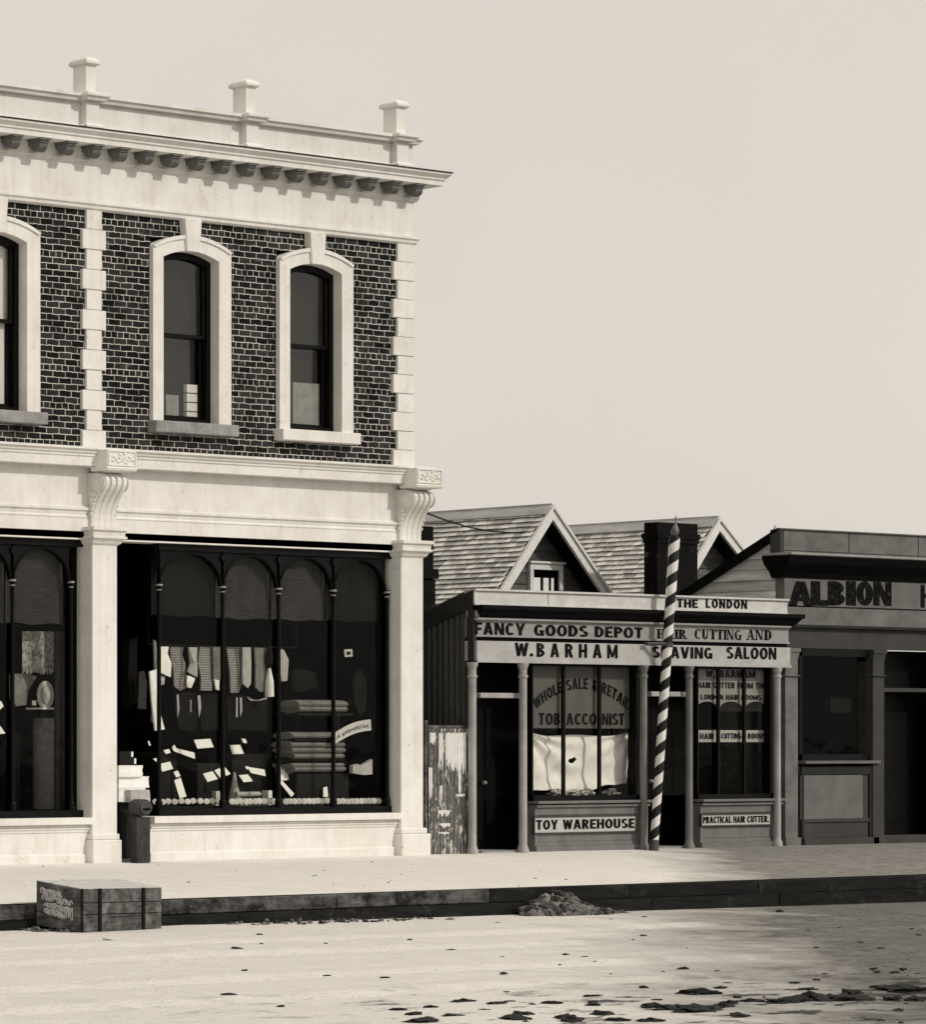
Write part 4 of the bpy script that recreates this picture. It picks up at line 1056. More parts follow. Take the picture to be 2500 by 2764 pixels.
for (v0, v1, u1, lab) in ((2046, 2064, 366, 'lower dark box with a white end on the linen heap'), (2028, 2045, 358, 'upper dark box with a white end on the linen heap')):
    mb = MB(); a, b_ = PX(322, .1), PX(u1, .1); mb.box(a, b_, .1, .45, PZ(340, v1, .1), PZ(340, v0, .1)); mb.box(b_ - .035, b_ + .003, .097, .453, PZ(340, v1, .1) + .01, PZ(340, v0, .1) - .005, 1)
    put(mb, 'collar_box', ['dark_wood', 'card'], lab, 'box', 'dark boxes on the linen heap')
pt = empty('door_post', (PX(380, -.2), -.2, 0), 'squat dark post with a round cushion head, standing by the store doorway', 'post')
y0, y1 = -.30, -.19; za = PZ(380, 2207, y0)
mb = MB(); xb = PX(406, y0); xa = xb - .27; n = 8
mb.box(xa, xb, y0, y1, -.02, za); mb.build('post_shaft', 'post', pt, bevel=.015, seg=2)
mb = MB(); zm = PZ(382, 2180, y0); xm = (xa + xb) / 2; ry = PZ(382, 2157, y0) - zm
for rr, dy in ((1.0, 0), (.86, -.02), (.5, -.012)):
    pass
bm_ = [(xm + (xb - xa) * .54 * math.cos(2 * PI * i / 28), zm + ry * math.sin(2 * PI * i / 28)) for i in range(28)]
mb.py(bm_, y0 - .02, y1 + .02); mb.py([(xm + (x - xm) * .82, zm + (z - zm) * .8) for x, z in bm_], y0 - .045, y0 - .018)
mb.build('cushion_head', 'post_head', pt, bevel=.02, seg=3)
mb = MB(); mb.py([(xm + (x - xm) * .55, zm - .02 + (z - zm) * .16) for x, z in bm_], y0 - .052, y0 - .044); mb.build('slot_plate', 'ink', pt)

# left-hand window: patterned towel, coat, hat on its stand
def Z4(x, y): return x * .3968, 1450 + y * .3968
tw = MB(); yy = .42; n = 16; vs = []; fs = []
xa, xb = PX(Z4(150, 0)[0], yy), PX(Z4(372, 0)[0], yy); z1, z0 = PZ(100, 1450 + 640 * .3968, yy), PZ(100, 1450 + 890 * .3968, yy)
for i in range(n + 1):
    x = xa + (xb - xa) * i / n; y = yy + .012 * math.sin(i * 1.2)
    vs += [(x, y, z0), (x, y, z1), (x, y + .01, z1), (x, y + .01, z0)]
for i in range(n):
    for q in range(4): fs.append((4 * i + q, 4 * i + 4 + q, 4 * i + 4 + (q + 1) % 4, 4 * i + (q + 1) % 4))
tw.add(vs, fs)
for i in range(24):
    x = xa + (xb - xa) * (i + .5) / 24; tw.tube([(x, yy, z0 + .005), (x + random.uniform(-.012, .012), yy - .004, z0 - random.uniform(.05, .085))], .007, 4, 1)
s_ = N('patterned_towel'); vv = s_.n('ShaderNodeTexVoronoi'); vv.inputs['Scale'].default_value = 26; s_.l(s_.coord((1, .3, 1)), vv.inputs['Vector'])
kk = s_.ramp(vv.outputs['Distance'], [(.2, g(.10)), (.5, g(.34))]); kk = s_.mixc(.8, kk, s_.ramp(s_.noise(s_.coord((1, 1, 1), (2, 5, 1)), 4.5, 4, .6), [(.35, g(.3)), (.62, g(1.2))]), 'MULTIPLY'); M['towel'] = s_.fin(kk, .95, .05)
put(tw, 'fringed_towel', ['towel', 'dim_cloth'], 'patterned fringed towel hanging in the left-hand window', 'towel')
def hang4(ol, yy, name, mat, lab, cat, group=None, thick=.03, fold=.02):
    global Z5
    keep = Z5; Z5 = Z4
    o = hang(ol, yy, name, mat, lab, cat, group, thick, fold); Z5 = keep; return o
hang4([(80, 930), (200, 925), (250, 950), (210, 1040), (170, 1140), (110, 1150), (78, 1100)], .5, 'folded_coat', 'mid_cloth', 'dull grey coat draped beside the straw hat', 'coat', None, .06, .04)
ht = MB(); hx, hz = PX(126, .38), PZ(126, 1876, .38); 
ht.disc_y(hx, hz, .155, .19, .40, .412, 32, 0); ht.disc_y(hx, hz, .140, .172, .396, .401, 32, 0)
ht.disc_y(hx, hz, .098, .125, .385, .397, 28, 1)
for k_ in range(5): ht.disc_y(hx + .0, hz, .092 - .008 * k_ ** 1.4, .118 - .010 * k_ ** 1.4, .384 - .007 * k_, .386, 28, 0)
put(ht, 'straw_hat', ['straw', 'mid_cloth'], 'pale straw hat shown face on above the rolled cloth', 'hat')
bx_ = MB(); bx_.box(PX(107, .4), PX(148, .4), .40, .6, PZ(126, 1936, .4), PZ(126, 1915, .4)); bx_.box(PX(103, .4), PX(148, .4), .395, .6, PZ(126, 1915, .4) + .002, PZ(126, 1911, .4) + .004, 1)
put(bx_, 'hat_block', ['ink', 'white_cloth'], 'black block with a white top edge under the straw hat', 'block')
rc = MB(); rc.lathe(PX(126, .5), .52, [(.02, zst), (.16, zst), (.16, PZ(126, 1938, .4)), (.02, PZ(126, 1938, .4))], 20); put(rc, 'rolled_cloth', 'mid_cloth', 'upright grey roll of cloth under the straw hat', 'cloth roll')
for (x0, x1, y0_, lab) in ((80, 132, 1325, 'low grey board standing at the left of the rolled cloth'), (374, 436, 640, 'tall grey cloth strip standing right of the rolled cloth')):
    mb = MB(); a, b_ = PX(Z4(x0, 0)[0], .6), PX(Z4(x1, 0)[0], .6); yq = .6 if x0 < 100 else .14; a, b_ = PX(Z4(x0, 0)[0], yq), PX(Z4(x1, 0)[0], yq); mb.box(a, b_, yq, yq + .02, zst, PZ(*Z4(x0, y0_), yq)); put(mb, 'display_board', 'dark_cloth' if x0 < 100 else 'blind_dim', lab, 'board')
lt = MB(); lt.box(PX(87, .44), PX(97, .44), .44, .45, PZ(90, 1904, .44), PZ(90, 1891, .44)); put(lt, 'price_label', 'card', 'tiny white price label beside the straw hat', 'label')
for (q, lab) in (([(-30, 1120), (5, 1115), (22, 1150), (-10, 1180)], 'white cloth corner at the left edge, upper'), ([(-30, 1290), (0, 1285), (34, 1335), (-30, 1342)], 'white cloth corner at the left edge, lower')):
    hang4(q, .36, 'white_cloth_corner', 'white_cloth', lab, 'cloth', None, .02, .0)

# boxes behind the upper windows
bz0 = W1['zs'] + .075
fwn = ['lowest white box of the stack behind the upper left window', 'second white box from the bottom of the upstairs stack', 'second white box from the top of the upstairs stack', 'topmost white box of the stack behind the upper left window']
x0_, x1_ = PX(499, .20), PX(531, .20)
tot = PZ(515, 1036, .20) - bz0
for i in range(4):
    mb = MB(); mb.box(x0_, x1_, .172, .225, bz0 + tot * i / 4, bz0 + tot * (i + 1) / 4 - .015); mb.box(x0_ + .004, x1_ - .004, .176, .223, bz0 + tot * (i + 1) / 4 - .015, bz0 + tot * (i + 1) / 4, 1)
    put(mb, 'stored_box', ['white_cloth', 'dark_wood'], fwn[i], 'box', 'white boxes stacked behind the upper window')
mb = MB(); mb.box(PX(446, .2), PX(480, .2), .19, .22, bz0, PZ(460, 1066, .2)); put(mb, 'stored_board', 'sill_grey', 'pale grey board left of the white boxes upstairs', 'board')
mb = MB(); mb.box(PX(789, .2), PX(864, .2), .19, .22, W2['zs'] + .075, PZ(820, 1034, .2)); put(mb, 'packing_board', 'sill_grey', 'pale grey panel filling the foot of the rightmost upper window', 'panel')

# ================================================================== low timber shop: fancy goods depot and hair cutter
shop = empty('timber_shop', (PX(1690, 0), 0, 0), 'low pale timber shop lettered FANCY GOODS DEPOT and HAIR CUTTING AND SHAVING SALOON', 'shop')
bx0, bx1 = PX(1265, 0), PX(2108, 0)
FY = -.10                                  # face of the sign boards
def uz(u, v, y=0.0): return PX(u, y), PZ(u, v, y)
zp1, zp0 = PZ(1262, 1588, FY), PZ(1262, 1632, FY)
zk0 = PZ(1290, 1671, FY)
zs1, zs0 = PZ(1269, 1676, FY), PZ(1269, 1718, FY)
zt1, zt0 = PZ(1269, 1729, FY), PZ(1269, 1782, FY)
pa = MB(); pa.box(bx0 - .02, bx1, FY, .05, zp0, zp1 - .03); pa.box(bx0 - .03, bx1 + .01, FY - .03, .08, zp1 - .028, zp1)
pa.box(bx0 - .02, bx1, FY - .012, FY, zp0, zp0 + .025)
tx = lambda mb, s, u0, u1, v0, v1, y, mi, **k: letter_box(mb, s, PX(u0, y), PX(u1, y), PZ((u0 + u1) / 2, v1, y), PZ((u0 + u1) / 2, v0, y), y, mi, **k)
yl = FY - .004
tx(pa, 'THE', 1828, 1885, 1617, 1640, yl, 2); tx(pa, 'LONDON', 1906, 2018, 1618, 1642, yl, 2, spacing=1.2)
for xj in (1480,): pa.box(PX(xj, FY) - .004, PX(xj, FY) + .004, FY - .003, FY, zp0 + .026, zp1 - .03, 1)
pa.build('parapet_board', ['fascia_cream', 'black_paint', 'letter'], shop)
ck = MB(); h = zp0 - zk0
ck.mould([(.20, zp0 - .003), (.20, zp0 - h * .30), (.17, zp0 - h * .38), (.12, zp0 - h * .75), (.10, zp0 - h * .80), (.10, zk0 + .02)], bx0 + .16, bx1 + .02, left=.1, right=.3, y=FY + .06)
ck.build('shop_cornice', 'black_paint', shop)
ce = MB(); ce.box(bx0 - .01, bx0 + .15, FY - .03, .04, zk0 + .03, zp0 - .004); ce.mould([(.05, zk0 + .019), (.05, zk0 - .012), (.0, zk0 - .02)], bx0 - .02, bx1 + .02, y=FY)
ce.build('cornice_trim', 'sign_dull', shop, bevel=.006)
sg = MB(); sg.box(bx0, bx1 + .03, FY, .05, zs0, zs1 + .05)
sg.box(bx0, bx1 + .03, FY - .02, FY, zs0, zs0 + .03)
tx(sg, 'FANCY', 1281, 1418, 1681, 1715, yl, 1, spacing=1.0); tx(sg, 'GOODS', 1442, 1588, 1687, 1718, yl, 1, spacing=1.0); tx(sg, 'DEPOT', 1606, 1736, 1692, 1722, yl, 1, spacing=1.0)
tx(sg, 'HAIR', 1774, 1856, 1698, 1724, yl, 1, serif=True); tx(sg, 'CUTTING', 1876, 2004, 1699, 1726, yl, 1, serif=True); tx(sg, 'AND', 2016, 2084, 1700, 1727, yl, 1, serif=True)
sg.build('upper_sign_board', ['sign_dull', 'letter'], shop)
sg = MB(); sg.box(bx0 - .01, bx1 + .01, FY - .035, .05, zt0, zt1); sg.box(bx0 - .02, bx1 + .02, FY - .05, FY - .03, zt0 - .03, zt0 + .01)
y2 = FY - .039
tx(sg, 'W.', 1390, 1440, 1735, 1771, y2, 1, weight=.03); tx(sg, 'BARHAM', 1449, 1668, 1738, 1775, y2, 1, weight=.03, spacing=1.75)
tx(sg, 'SHAVING', 1762, 1924, 1746, 1777, y2, 1, weight=.03, spacing=1.05); tx(sg, 'SALOON', 1962, 2097, 1747, 1779, y2, 1, weight=.03, spacing=1.02)
sg.build('lower_sign_board', ['sign_pale', 'letter'], shop)
sh_ = MB(); sh_.box(bx0, bx1 + .02, FY + .02, .05, zs0 - .07, zs0 + .001); sh_.build('sign_gap', 'black_paint', shop)
# columns
zca = zt0 - .03
def column(u0, u1, mat='column_grey'):
    y = -.12; x0, x1 = PX(u0, y - .05), PX(u1, y - .05); xc = (x0 + x1) / 2; r = (u1 - u0) / 2 / 206
    m = MB(); zr_ = PZ(u0, 1826, y)
    m.lathe(xc, y, [(r * 1.45, -.03), (r * 1.45, .03), (r * 1.25, .07), (r * 1.04, .10), (r, .13), (r * .95, zr_ - .03), (r * .96, zr_ - .024), (r * 1.2, zr_ - .016), (r * 1.22, zr_), (r * 1.2, zr_ + .014), (r * .96, zr_ + .022), (r * .95, zca - .09), (r * 1.12, zca - .08), (r * 1.14, zca - .06), (r * 1.34, zca - .035), (r * 1.36, zca)], 20)
    m.build('shop_column', mat, shop, smooth=True)
for u0, u1, mt in ((1273, 1295, 'column_grey'), (1410, 1432, 'column_grey'), (1737, 1757, 'column_dark'), (1860, 1880, 'column_dark'), (2098, 2118, 'column_grey')): column(u0, u1, mt)
# openings
def doorway(u0, u1, vt, name):
    x0, x1 = PX(u0, 0), PX(u1, 0); m = MB()
    zt_ = PZ(u0, vt, 0)
    m.box(x0, x1 + .9, .55, .60, 0, zt_); m.box(x0, x1 + .9, .54, .62, zt_ + .07, zca)
    for i in (0, 1):
        for (za, zb) in ((.15, .85), (1.0, zt_ - .15)):
            a = x0 + .1 + i * (x1 - x0 - .1) / 2; m.box(a, a + (x1 - x0) / 2 - .15, .542, .55, za, zb)
    d = m.build(name, 'black_gloss', shop, bevel=.008)
    t = MB(); t.box(x0 - .02, x1 + .02, -.04, .03, zt_, zt_ + .075); t.build('transom', 'column_grey', d, bevel=.008)
    k = MB(); k.blob((x1 - .12, .50, 1.0), (.03, .04, .03), 2, sub=2, rough=0); k.build('door_knob', 'brass', d, smooth=True)
    s = MB(); s.box(x0 - .02, x1 + .02, -.06, .5, -.03, .02); s.build('door_sill', 'sill_grey', d)
doorway(1293, 1412, 1884, 'shop_door'); doorway(1755, 1862, 1880, 'shop_door')
def shopfront(u0, u1, mull, v_sill, sign, mt_sign, vs0, vs1, us0, us1, frame):
    y = 0.0; x0, x1 = PX(u0, y), PX(u1, y); zs = PZ(u0, v_sill, -.06)
    f = MB(); f.box(x0, x1, -.02, .1, zs - .02, zs + .07); f.box(x0, x1, -.02, .1, zca - .03, zca + .02); f.box(x0, x0 + .03, -.02, .1, zs, zca)
    f.box(x1 - frame, x1, -.02, .1, zs, zca)
    for (a, b_) in mull: f.box(PX(b_, .0) - .05, PX(b_, .0), .0, .035, zs, zca)
    fo = f.build('shop_window', 'black_gloss', shop)
    p = MB(); p.box(x0 + .02, x1 - .03, .045, .049, zs + .05, zca); p.build('pane', 'shop_glass', fo)
    r = MB(); r.box(x0, x1 + .02, -.05, .12, .07, zs - .10); r.box(x0, x1 + .02, -.09, .1, -.04, .07)
    e = .05; zt_ = zs - .10
    r.box(x0, x1 + .02, -.065, -.05, zt_ - .11, zt_); r.box(x0, x1 + .02, -.065, -.05, .07, .12); r.box(x0, x0 + .05, -.065, -.05, .12, zt_ - .11); r.box(x1 - .03, x1 + .02, -.065, -.05, .12, zt_ - .11)
    r.box(x0 + .06, x1 - .04, -.055, -.05, .14, .16)
    ro = r.build('stall_riser', 'joinery_grey', shop, bevel=.004)
    s = MB(); s.box(x0 - .02, x1 + .03, -.13, .1, zs - .045, zs - .005); s.box(x0, x1 + .02, -.10, .1, zs - .10, zs - .06); s.build('shop_sill', 'joinery_grey', ro, bevel=.006)
    g_ = MB(); yg = -.075; a, b_ = PX(us0, yg), PX(us1, yg); za, zb = PZ(us0, vs1, yg), PZ(us0, vs0, yg)
    g_.box(a, b_, yg, -.05, za, zb, 0); e = .018
    for q in ((a - e, b_ + e, zb, zb + e), (a - e, b_ + e, za - e, za), (a - e, a, za, zb), (b_, b_ + e, za, zb)): g_.box(q[0], q[1], yg - .012, -.05, q[2], q[3], 2)
    words = sign; W = b_ - a
    for (s_, t0, t1) in words: letter_box(g_, s_, a + W * t0, a + W * t1, za + (zb - za) * .20, za + (zb - za) * .84, yg - .004, 1, weight=.032)
    g_.build('riser_sign', ['plate_white', 'letter', 'hotel_wall'], ro)
    return fo, x0, x1, zs
fo1, xa, xb, zs_ = shopfront(1433, 1736, [(1515, 1527), (1612, 1624)], 2162, [('TOY', .015, .225), ('WAREHOUSE', .275, .985)], 0, 2207, 2248, 1443, 1717, .20)
w_ = MB(); yy = .08; a, b_ = PX(1434, yy), PX(1709, yy)
w_.box(a, b_, yy, yy + .02, PZ(1570, 1966, yy), zca)
za, zb = PZ(1570, 1925, yy), PZ(1570, 1893, yy)
yt = yy - .004
for (s_, u0, u1) in (('TOB', 1454, 1513), ('ACCO', 1529, 1611), ('NIST', 1626, 1686)):
    letter_box(w_, s_, PX(u0, yt), PX(u1, yt), PZ(1570, 1957, yt), PZ(1570, 1925, yt), yt, 1, weight=.03)
letter_box(w_, 'WHOLE SALE & RETAIL', PX(1447, yt), PX(1694, yt), PZ(1570, 1916, yt), PZ(1570, 1886, yt), yt, 1, weight=.026, arc=PZ(1570, 1860, yt) - PZ(1570, 1916, yt))
w_.build('window_sign', ['window_sign', 'letter'], fo1)
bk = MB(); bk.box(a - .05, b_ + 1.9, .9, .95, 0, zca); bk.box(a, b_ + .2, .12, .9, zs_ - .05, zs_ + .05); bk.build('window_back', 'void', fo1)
# the sagging sheet in the toy window, on its string
cu = MB(); yy = .16; nx, nz = 110, 60
zt_l, zt_r = PZ(1434, 1975, yy), PZ(1705, 1977, yy); vs = []; fs = []
x0_, x1_ = PX(1424, yy), PX(1706, yy)
for j in range(nz + 1):
    q = j / nz
    for i in range(nx + 1):
        t = i / nx
        ztop = zt_l + (zt_r - zt_l) * t - .06 * math.sin(PI * t) - .02 * math.sin(3 * PI * t)
        zbot = PZ(1434, 2140, yy) + .10 * t + .03 * math.sin(t * 9) + .012 * math.sin(t * 27)
        p1 = math.atan2(q + .05, t * 1.2 + .03); p2 = math.atan2(q + .05, 1.04 - t)
        fold = .036 * math.sin(13 * p1) * math.exp(-2.0 * t) + .022 * math.sin(12 * p2 + 1) * math.exp(-3.0 * (1 - t)) + .026 * math.sin(PI * t) * math.sin(11 * (q - .8 * (t - .45) ** 2)) * q + .014 * noise.noise(Vector((t * 6, q * 5, 2)))
        pull = -.05 * q * t ** 3 + .02 * math.sin(PI * q) * t ** 4
        vs.append((x0_ + (x1_ - x0_) * t + pull, yy + .04 + fold, ztop + (zbot - ztop) * q))
for j in range(nz):
    for i in range(nx): fs.append((j * (nx + 1) + i, j * (nx + 1) + i + 1, (j + 1) * (nx + 1) + i + 1, (j + 1) * (nx + 1) + i))
hole = lambda f: any(((vs[f[0]][0] - PX(hu, yy)) / rx) ** 2 + ((vs[f[0]][2] - PZ(hu, hv, yy)) / rz) ** 2 < 1 for hu, hv, rx, rz in ((1531, 2024, .045, .022), (1546, 2053, .085, .034), (1556, 2048, .05, .03)))
fs = [f for f in fs if not hole(f)]
cu.add(vs, fs); tag(cu.build('window_sheet', 'white_cloth', loc=((x0_ + x1_) / 2, yy, zt_l - 1), smooth=True), 'torn white sheet hung in folds across the toy warehouse window', 'sheet')
for i, (u, lab) in enumerate(((1506, 'pale crumpled bundle at the left foot of the toy warehouse window'), (1548, 'pale crumpled bundle in the middle foot of the toy warehouse window'), (1590, 'pale crumpled bundle left of the right mullion in the toy warehouse window'), (1655, 'dull bundle at the right foot of the toy warehouse window'))):
    mb = MB(); mb.blob((PX(u, .15), .17, zs_ + .10), (.14, .06, .055), i + 11, sub=3, rough=.9); put(mb, 'crumpled_goods', 'dim_cloth' if i < 3 else 'mid_cloth', lab, 'bundle', 'bundles along the foot of the toy window', smooth=True)

fo2, xa2, xb2, zs2 = shopfront(1880, 2096, [(1937, 1945), (2005, 2015)], 2157, [('PRACTICAL', .02, .43), ('HAIR', .46, .63), ('CUTTER.', .66, .98)], 0, 2200, 2228, 1894, 2080, .18)
w_ = MB(); yy = .08; yt = yy - .004
def arched(u0, u1, vt, vb, va):
    x0, x1 = PX(u0, yy), PX(u1, yy); zt_, zb, zm = PZ(u0, vt, yy), PZ(u0, vb, yy), PZ(u0, va, yy); n = 12
    lo = [(x0 + (x1 - x0) * i / n, zb + (zm - zb) * math.sqrt(max(0, 1 - (2 * i / n - 1) ** 2))) for i in range(n + 1)]
    w_.strip(lo, [(x, zt_) for x, z in lo], yy, yy + .02)
for (u0, u1) in ((1880, 1939), (1943, 2007), (2012, 2071)): arched(u0, u1, 1786, 1914, 1893)
for (u0, u1) in ((1880, 1938), (1944, 2006), (2013, 2074)): w_.box(PX(u0, yy), PX(u1, yy), yy, yy + .02, PZ(1980, 2003, yy), PZ(1980, 1971, yy), 2)
L = lambda s_, u0, u1, v0, v1, wt=.03: tx(w_, s_, u0, u1, v0, v1, yt, 1, weight=wt)
L('W. BARHAM', 1906, 2040, 1810, 1829); L('HAIR CUTTER FROM THE', 1884, 2068, 1842, 1858, .034); L('LONDON HAIR ROOMS', 1892, 2056, 1875, 1889, .034)
L('HAIR', 1890, 1928, 1979, 1995, .034); L('CUTTING', 1948, 2002, 1979, 1994, .034); L('ROOMS', 2020, 2068, 1979, 1994, .034)
w_.build('window_sign', ['sign_dull', 'letter', 'sign_pale'], fo2)
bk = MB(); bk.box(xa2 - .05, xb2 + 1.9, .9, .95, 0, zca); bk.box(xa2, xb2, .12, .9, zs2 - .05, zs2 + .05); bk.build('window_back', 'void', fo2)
# side wall of corrugated iron, roof behind the parapet
ci = MB(); xw = bx0 + .01; n = 240; L_ = 3.8; vs = []; fs = []
for i in range(n + 1):
    y = -.05 + L_ * i / n; x = xw - .016 * math.sin(2 * PI * y / .085)
    ztop = zp1 - .10 - max(0, y) * .30
    vs += [(x, y, -.05), (x, y, ztop)]
for i in range(n): fs.append((2 * i, 2 * i + 2, 2 * i + 3, 2 * i + 1))
ci.add(vs, fs); ci.build('corrugated_side_wall', 'iron_dark', shop, smooth=True)
fb = MB(); fb.hexa([(xw - .06, -.09, zp1 - .02), (xw - .06, L_, zp1 - .02 - L_ * .43), (xw - .06, L_, zp1 - .30 - L_ * .43 + .1), (xw - .06, -.09, zp1 - .27)], [(xw + .0, -.09, zp1 - .02), (xw + .0, L_, zp1 - .02 - L_ * .43), (xw + .0, L_, zp1 - .30 - L_ * .43 + .1), (xw + .0, -.09, zp1 - .27)])
fb.box(xw - .055, xw + .02, -.10, -.02, -.02, zp1 - .28)
fb.build('barge_board', 'flash_board', shop)
rr = MB(); rr.hexa([(xw, .06, zp1 - .06), (bx1, .06, zp1 - .06), (bx1, L_, zp1 - .06 - L_ * .43), (xw, L_, zp1 - .06 - L_ * .43)], [(xw, .06, zp1 - .03), (bx1, .06, zp1 - .03), (bx1, L_, zp1 - .03 - L_ * .43), (xw, L_, zp1 - .03 - L_ * .43)])
rr.build('roof', 'iron_dark', shop)
rw = MB(); rw.box(xw + .03, bx1 - .03, L_ - .1, L_, -.05, zp1 - .1 - L_ * .43); rw.box(bx1 - .06, bx1 - .03, .1, L_ - .1, -.05, zp1 - .1 - L_ * .43); rw.build('rear_wall', 'iron_dark', shop)
ch = MB(); yc = 2.4; cx1 = PX(1170, yc); ztp = PZ(1165, 1421, yc)
ch.box(cx1 - .7, cx1, yc, yc + .5, 1.8, ztp); ch.box(cx1 - .75, cx1 + .055, yc - .05, yc + .55, PZ(1165, 1562, yc), PZ(1165, 1536, yc)); ch.box(cx1 - .72, cx1 + .02, yc - .02, yc + .52, 1.8, PZ(1165, 1565, yc))
ch.build('chimney', 'chimney_brick', shop)

# ================================================================== hotel at the right edge
hot = empty('corner_hotel', (PX(2300, 0), 0, 0), 'dark grey timber hotel front lettered ALBION under a heavy black cornice', 'hotel')
ax0, ax1 = PX(2106, 0), PX(2106, 0) + 7.5
za1, za0 = PZ(2104, 1425, -.06), PZ(2104, 1493, -.06)
zl0 = PZ(2104, 1503, -.30); zc0 = PZ(2109, 1559, -.08); zg0 = PZ(2110, 1633, -.07); zh0 = PZ(2110, 1684, -.07)
m = MB(); m.box(ax0, ax1, -.06, .06, za0, za1 - .02); m.box(ax0 - .01, ax1, -.09, .08, za1 - .018, za1)
for u in (2293, 2480): m.box(PX(u, -.06) - .008, PX(u, -.06) + .008, -.064, -.06, za0 + .06, za1 - .02, 1)
m.box(ax0, ax1, -.064, -.06, za0 + .045, za0 + .055, 1)
m.build('parapet_board', ['hotel_board', 'hotel_dark'], hot)
m = MB(); m.box(ax0 - .07, ax0 - .001, -.05, .10, za0 - .1, za1 - .015); m.build('corner_post', 'hotel_wall', hot)
m = MB(); m.mould([(.34, za0 - .002), (.34, za0 - .035), (.30, za0 - .05)], ax0, ax1, left=.1, y=-.02); m.build('cornice_ledge', 'hotel_pale', hot)
m = MB(); hh_ = za0 - .05 - zc0
m.mould([(.315, za0 - .051), (.30, za0 - .09), (.26, za0 - .05 - hh_ * .35), (.16, za0 - .05 - hh_ * .62), (.12, za0 - .05 - hh_ * .70), (.10, za0 - .05 - hh_ * .8), (.06, zc0)], ax0 - .02, ax1, left=.1, y=-.02)
m.build('hotel_cornice', 'black_paint', hot)
m = MB(); m.box(ax0, ax1, -.07, .06, zg0, zc0 + .02); yl = -.074
lt = [('A', 2131, 2192), ('L', 2191, 2234), ('B', 2237, 2280), ('I', 2286, 2310), ('O', 2314, 2356), ('N', 2360, 2406)]
for s_, u0, u1 in lt:
    for k_ in range(3):
        yk = yl - .002 * k_; d_ = .022 * (2 - k_) / 2
        vs_, fs_ = block_word(s_, .27, .21)
        aa = min(v[0] for v in vs_); bb = max(v[0] for v in vs_); cc = min(v[1] for v in vs_); dd = max(v[1] for v in vs_)
        X0, X1 = PX(u0, yk), PX(u1, yk); Z0, Z1 = PZ(u0, 1632, yk), PZ(u0, 1568, yk)
        m.add([(X0 + (v[0] - aa) / (bb - aa) * (X1 - X0) + d_, yk - v[2] * .5 - k_ * .002, Z0 + (v[1] - cc) / (dd - cc) * (Z1 - Z0) - d_ * .5) for v in vs_], fs_, 1)
m.box(PX(2487, yl), PX(2497, yl), yl - .002, yl, PZ(2487, 1640, yl), PZ(2487, 1578, yl), 1); m.box(PX(2517, yl), PX(2527, yl), yl - .002, yl, PZ(2517, 1640, yl), PZ(2517, 1578, yl), 1); m.box(PX(2497, yl), PX(2517, yl), yl - .002, yl, PZ(2517, 1614, yl), PZ(2517, 1604, yl), 1)
m.build('sign_board', ['hotel_sign', 'letter'], hot)
m = MB(); m.box(ax0, ax1, -.07, .06, zh0, zg0 - .022); m.box(ax0, ax1, -.03, .06, zg0 - .021, zg0 - .001, 1); m.box(ax0, ax1, -.10, .06, zh0 - .045, zh0 - .002, 1)
m.build('lower_board', ['hotel_board', 'hotel_dark'], hot)
zl1 = PZ(2110, 1748, -.03)
m = MB(); m.box(ax0, ax1, -.03, .06, zl1, zh0 - .046); m.build('frieze_board', 'hotel_wall', hot)
# piers, window, door
def pier(u0, u1, mat):
    y = -.07; x0, x1 = PX(u0, y), PX(u1, y); p = MB(); p.box(x0, x1, y, .15, .12, zl1 - .18)
    zb = PZ(u0, 1822, y)
    p.mould([(.03, zl1 - .005), (.03, zl1 - .06), (.015, zl1 - .08), (.0, zl1 - .19)], x0, x1, left=.1, right=.1, y=y)
    p.mould([(.012, zb), (.03, zb - .012), (.012, zb - .03)], x0, x1, left=.1, right=.1, y=y)
    p.box(x0 - .03, x1 + .03, y - .03, .15, -.03, .12); p.build('hotel_pier', mat, hot, bevel=.006)
pier(2121, 2155, 'hotel_board'); pier(2358, 2388, 'hotel_wall'); pier(2545, 2580, 'hotel_wall')
x0, x1 = PX(2156, 0), PX(2357, 0); zs3 = PZ(2250, 2053, -.05)
m = MB(); m.box(x0, x1, -.02, .08, zs3, zs3 + .10); m.box(x0, x1, -.02, .08, zl1 - .12, zl1); m.box(x0, x0 + .07, -.02, .08, zs3, zl1); m.box(x1 - .07, x1, -.02, .08, zs3, zl1); 
fo3 = m.build('hotel_window', 'black_gloss', hot)
m = MB(); m.box(x0 + .05, x1 - .05, .04, .044, zs3 + .08, zl1 - .1); m.build('pane', 'shop_glass', fo3)
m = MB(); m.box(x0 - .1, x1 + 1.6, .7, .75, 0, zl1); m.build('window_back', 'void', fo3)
m = MB(); m.box(PX(2242, .2), PX(2300, .2), .2, .22, PZ(2250, 1925, .2), PZ(2250, 1884, .2)); m.build('dim_notice', 'dark_cloth', fo3)
m = MB(); m.box(x0, x1, -.03, .1, .10, zs3 - .09); m.box(x0, x1, -.10, .1, -.04, .10)
m.box(x0, x1, -.055, -.03, zs3 - .22, zs3 - .09, 1); m.box(x0, x0 + .06, -.055, -.03, .101, zs3 - .22, 1); m.box(x1 - .18, x1, -.055, -.03, .101, zs3 - .22, 1)
zq1, zq0 = PZ(2170, 2093, -.05), PZ(2170, 2212, -.05)
m.box(PX(2164, -.05), PX(2331, -.05), -.048, -.03, zq0, zq1, 2); m.box(x0 + .06, x1 - .18, -.052, -.03, zq0 - .05, zq0 - .002, 0)
ro = m.build('stall_riser', ['hotel_wall', 'hotel_dark', 'hotel_sign'], hot, bevel=.005)
m = MB(); m.box(x0 - .01, x1 + .01, -.12, .1, zs3 - .05, zs3 - .002); m.build('window_sill', 'hotel_sign', ro, bevel=.006)
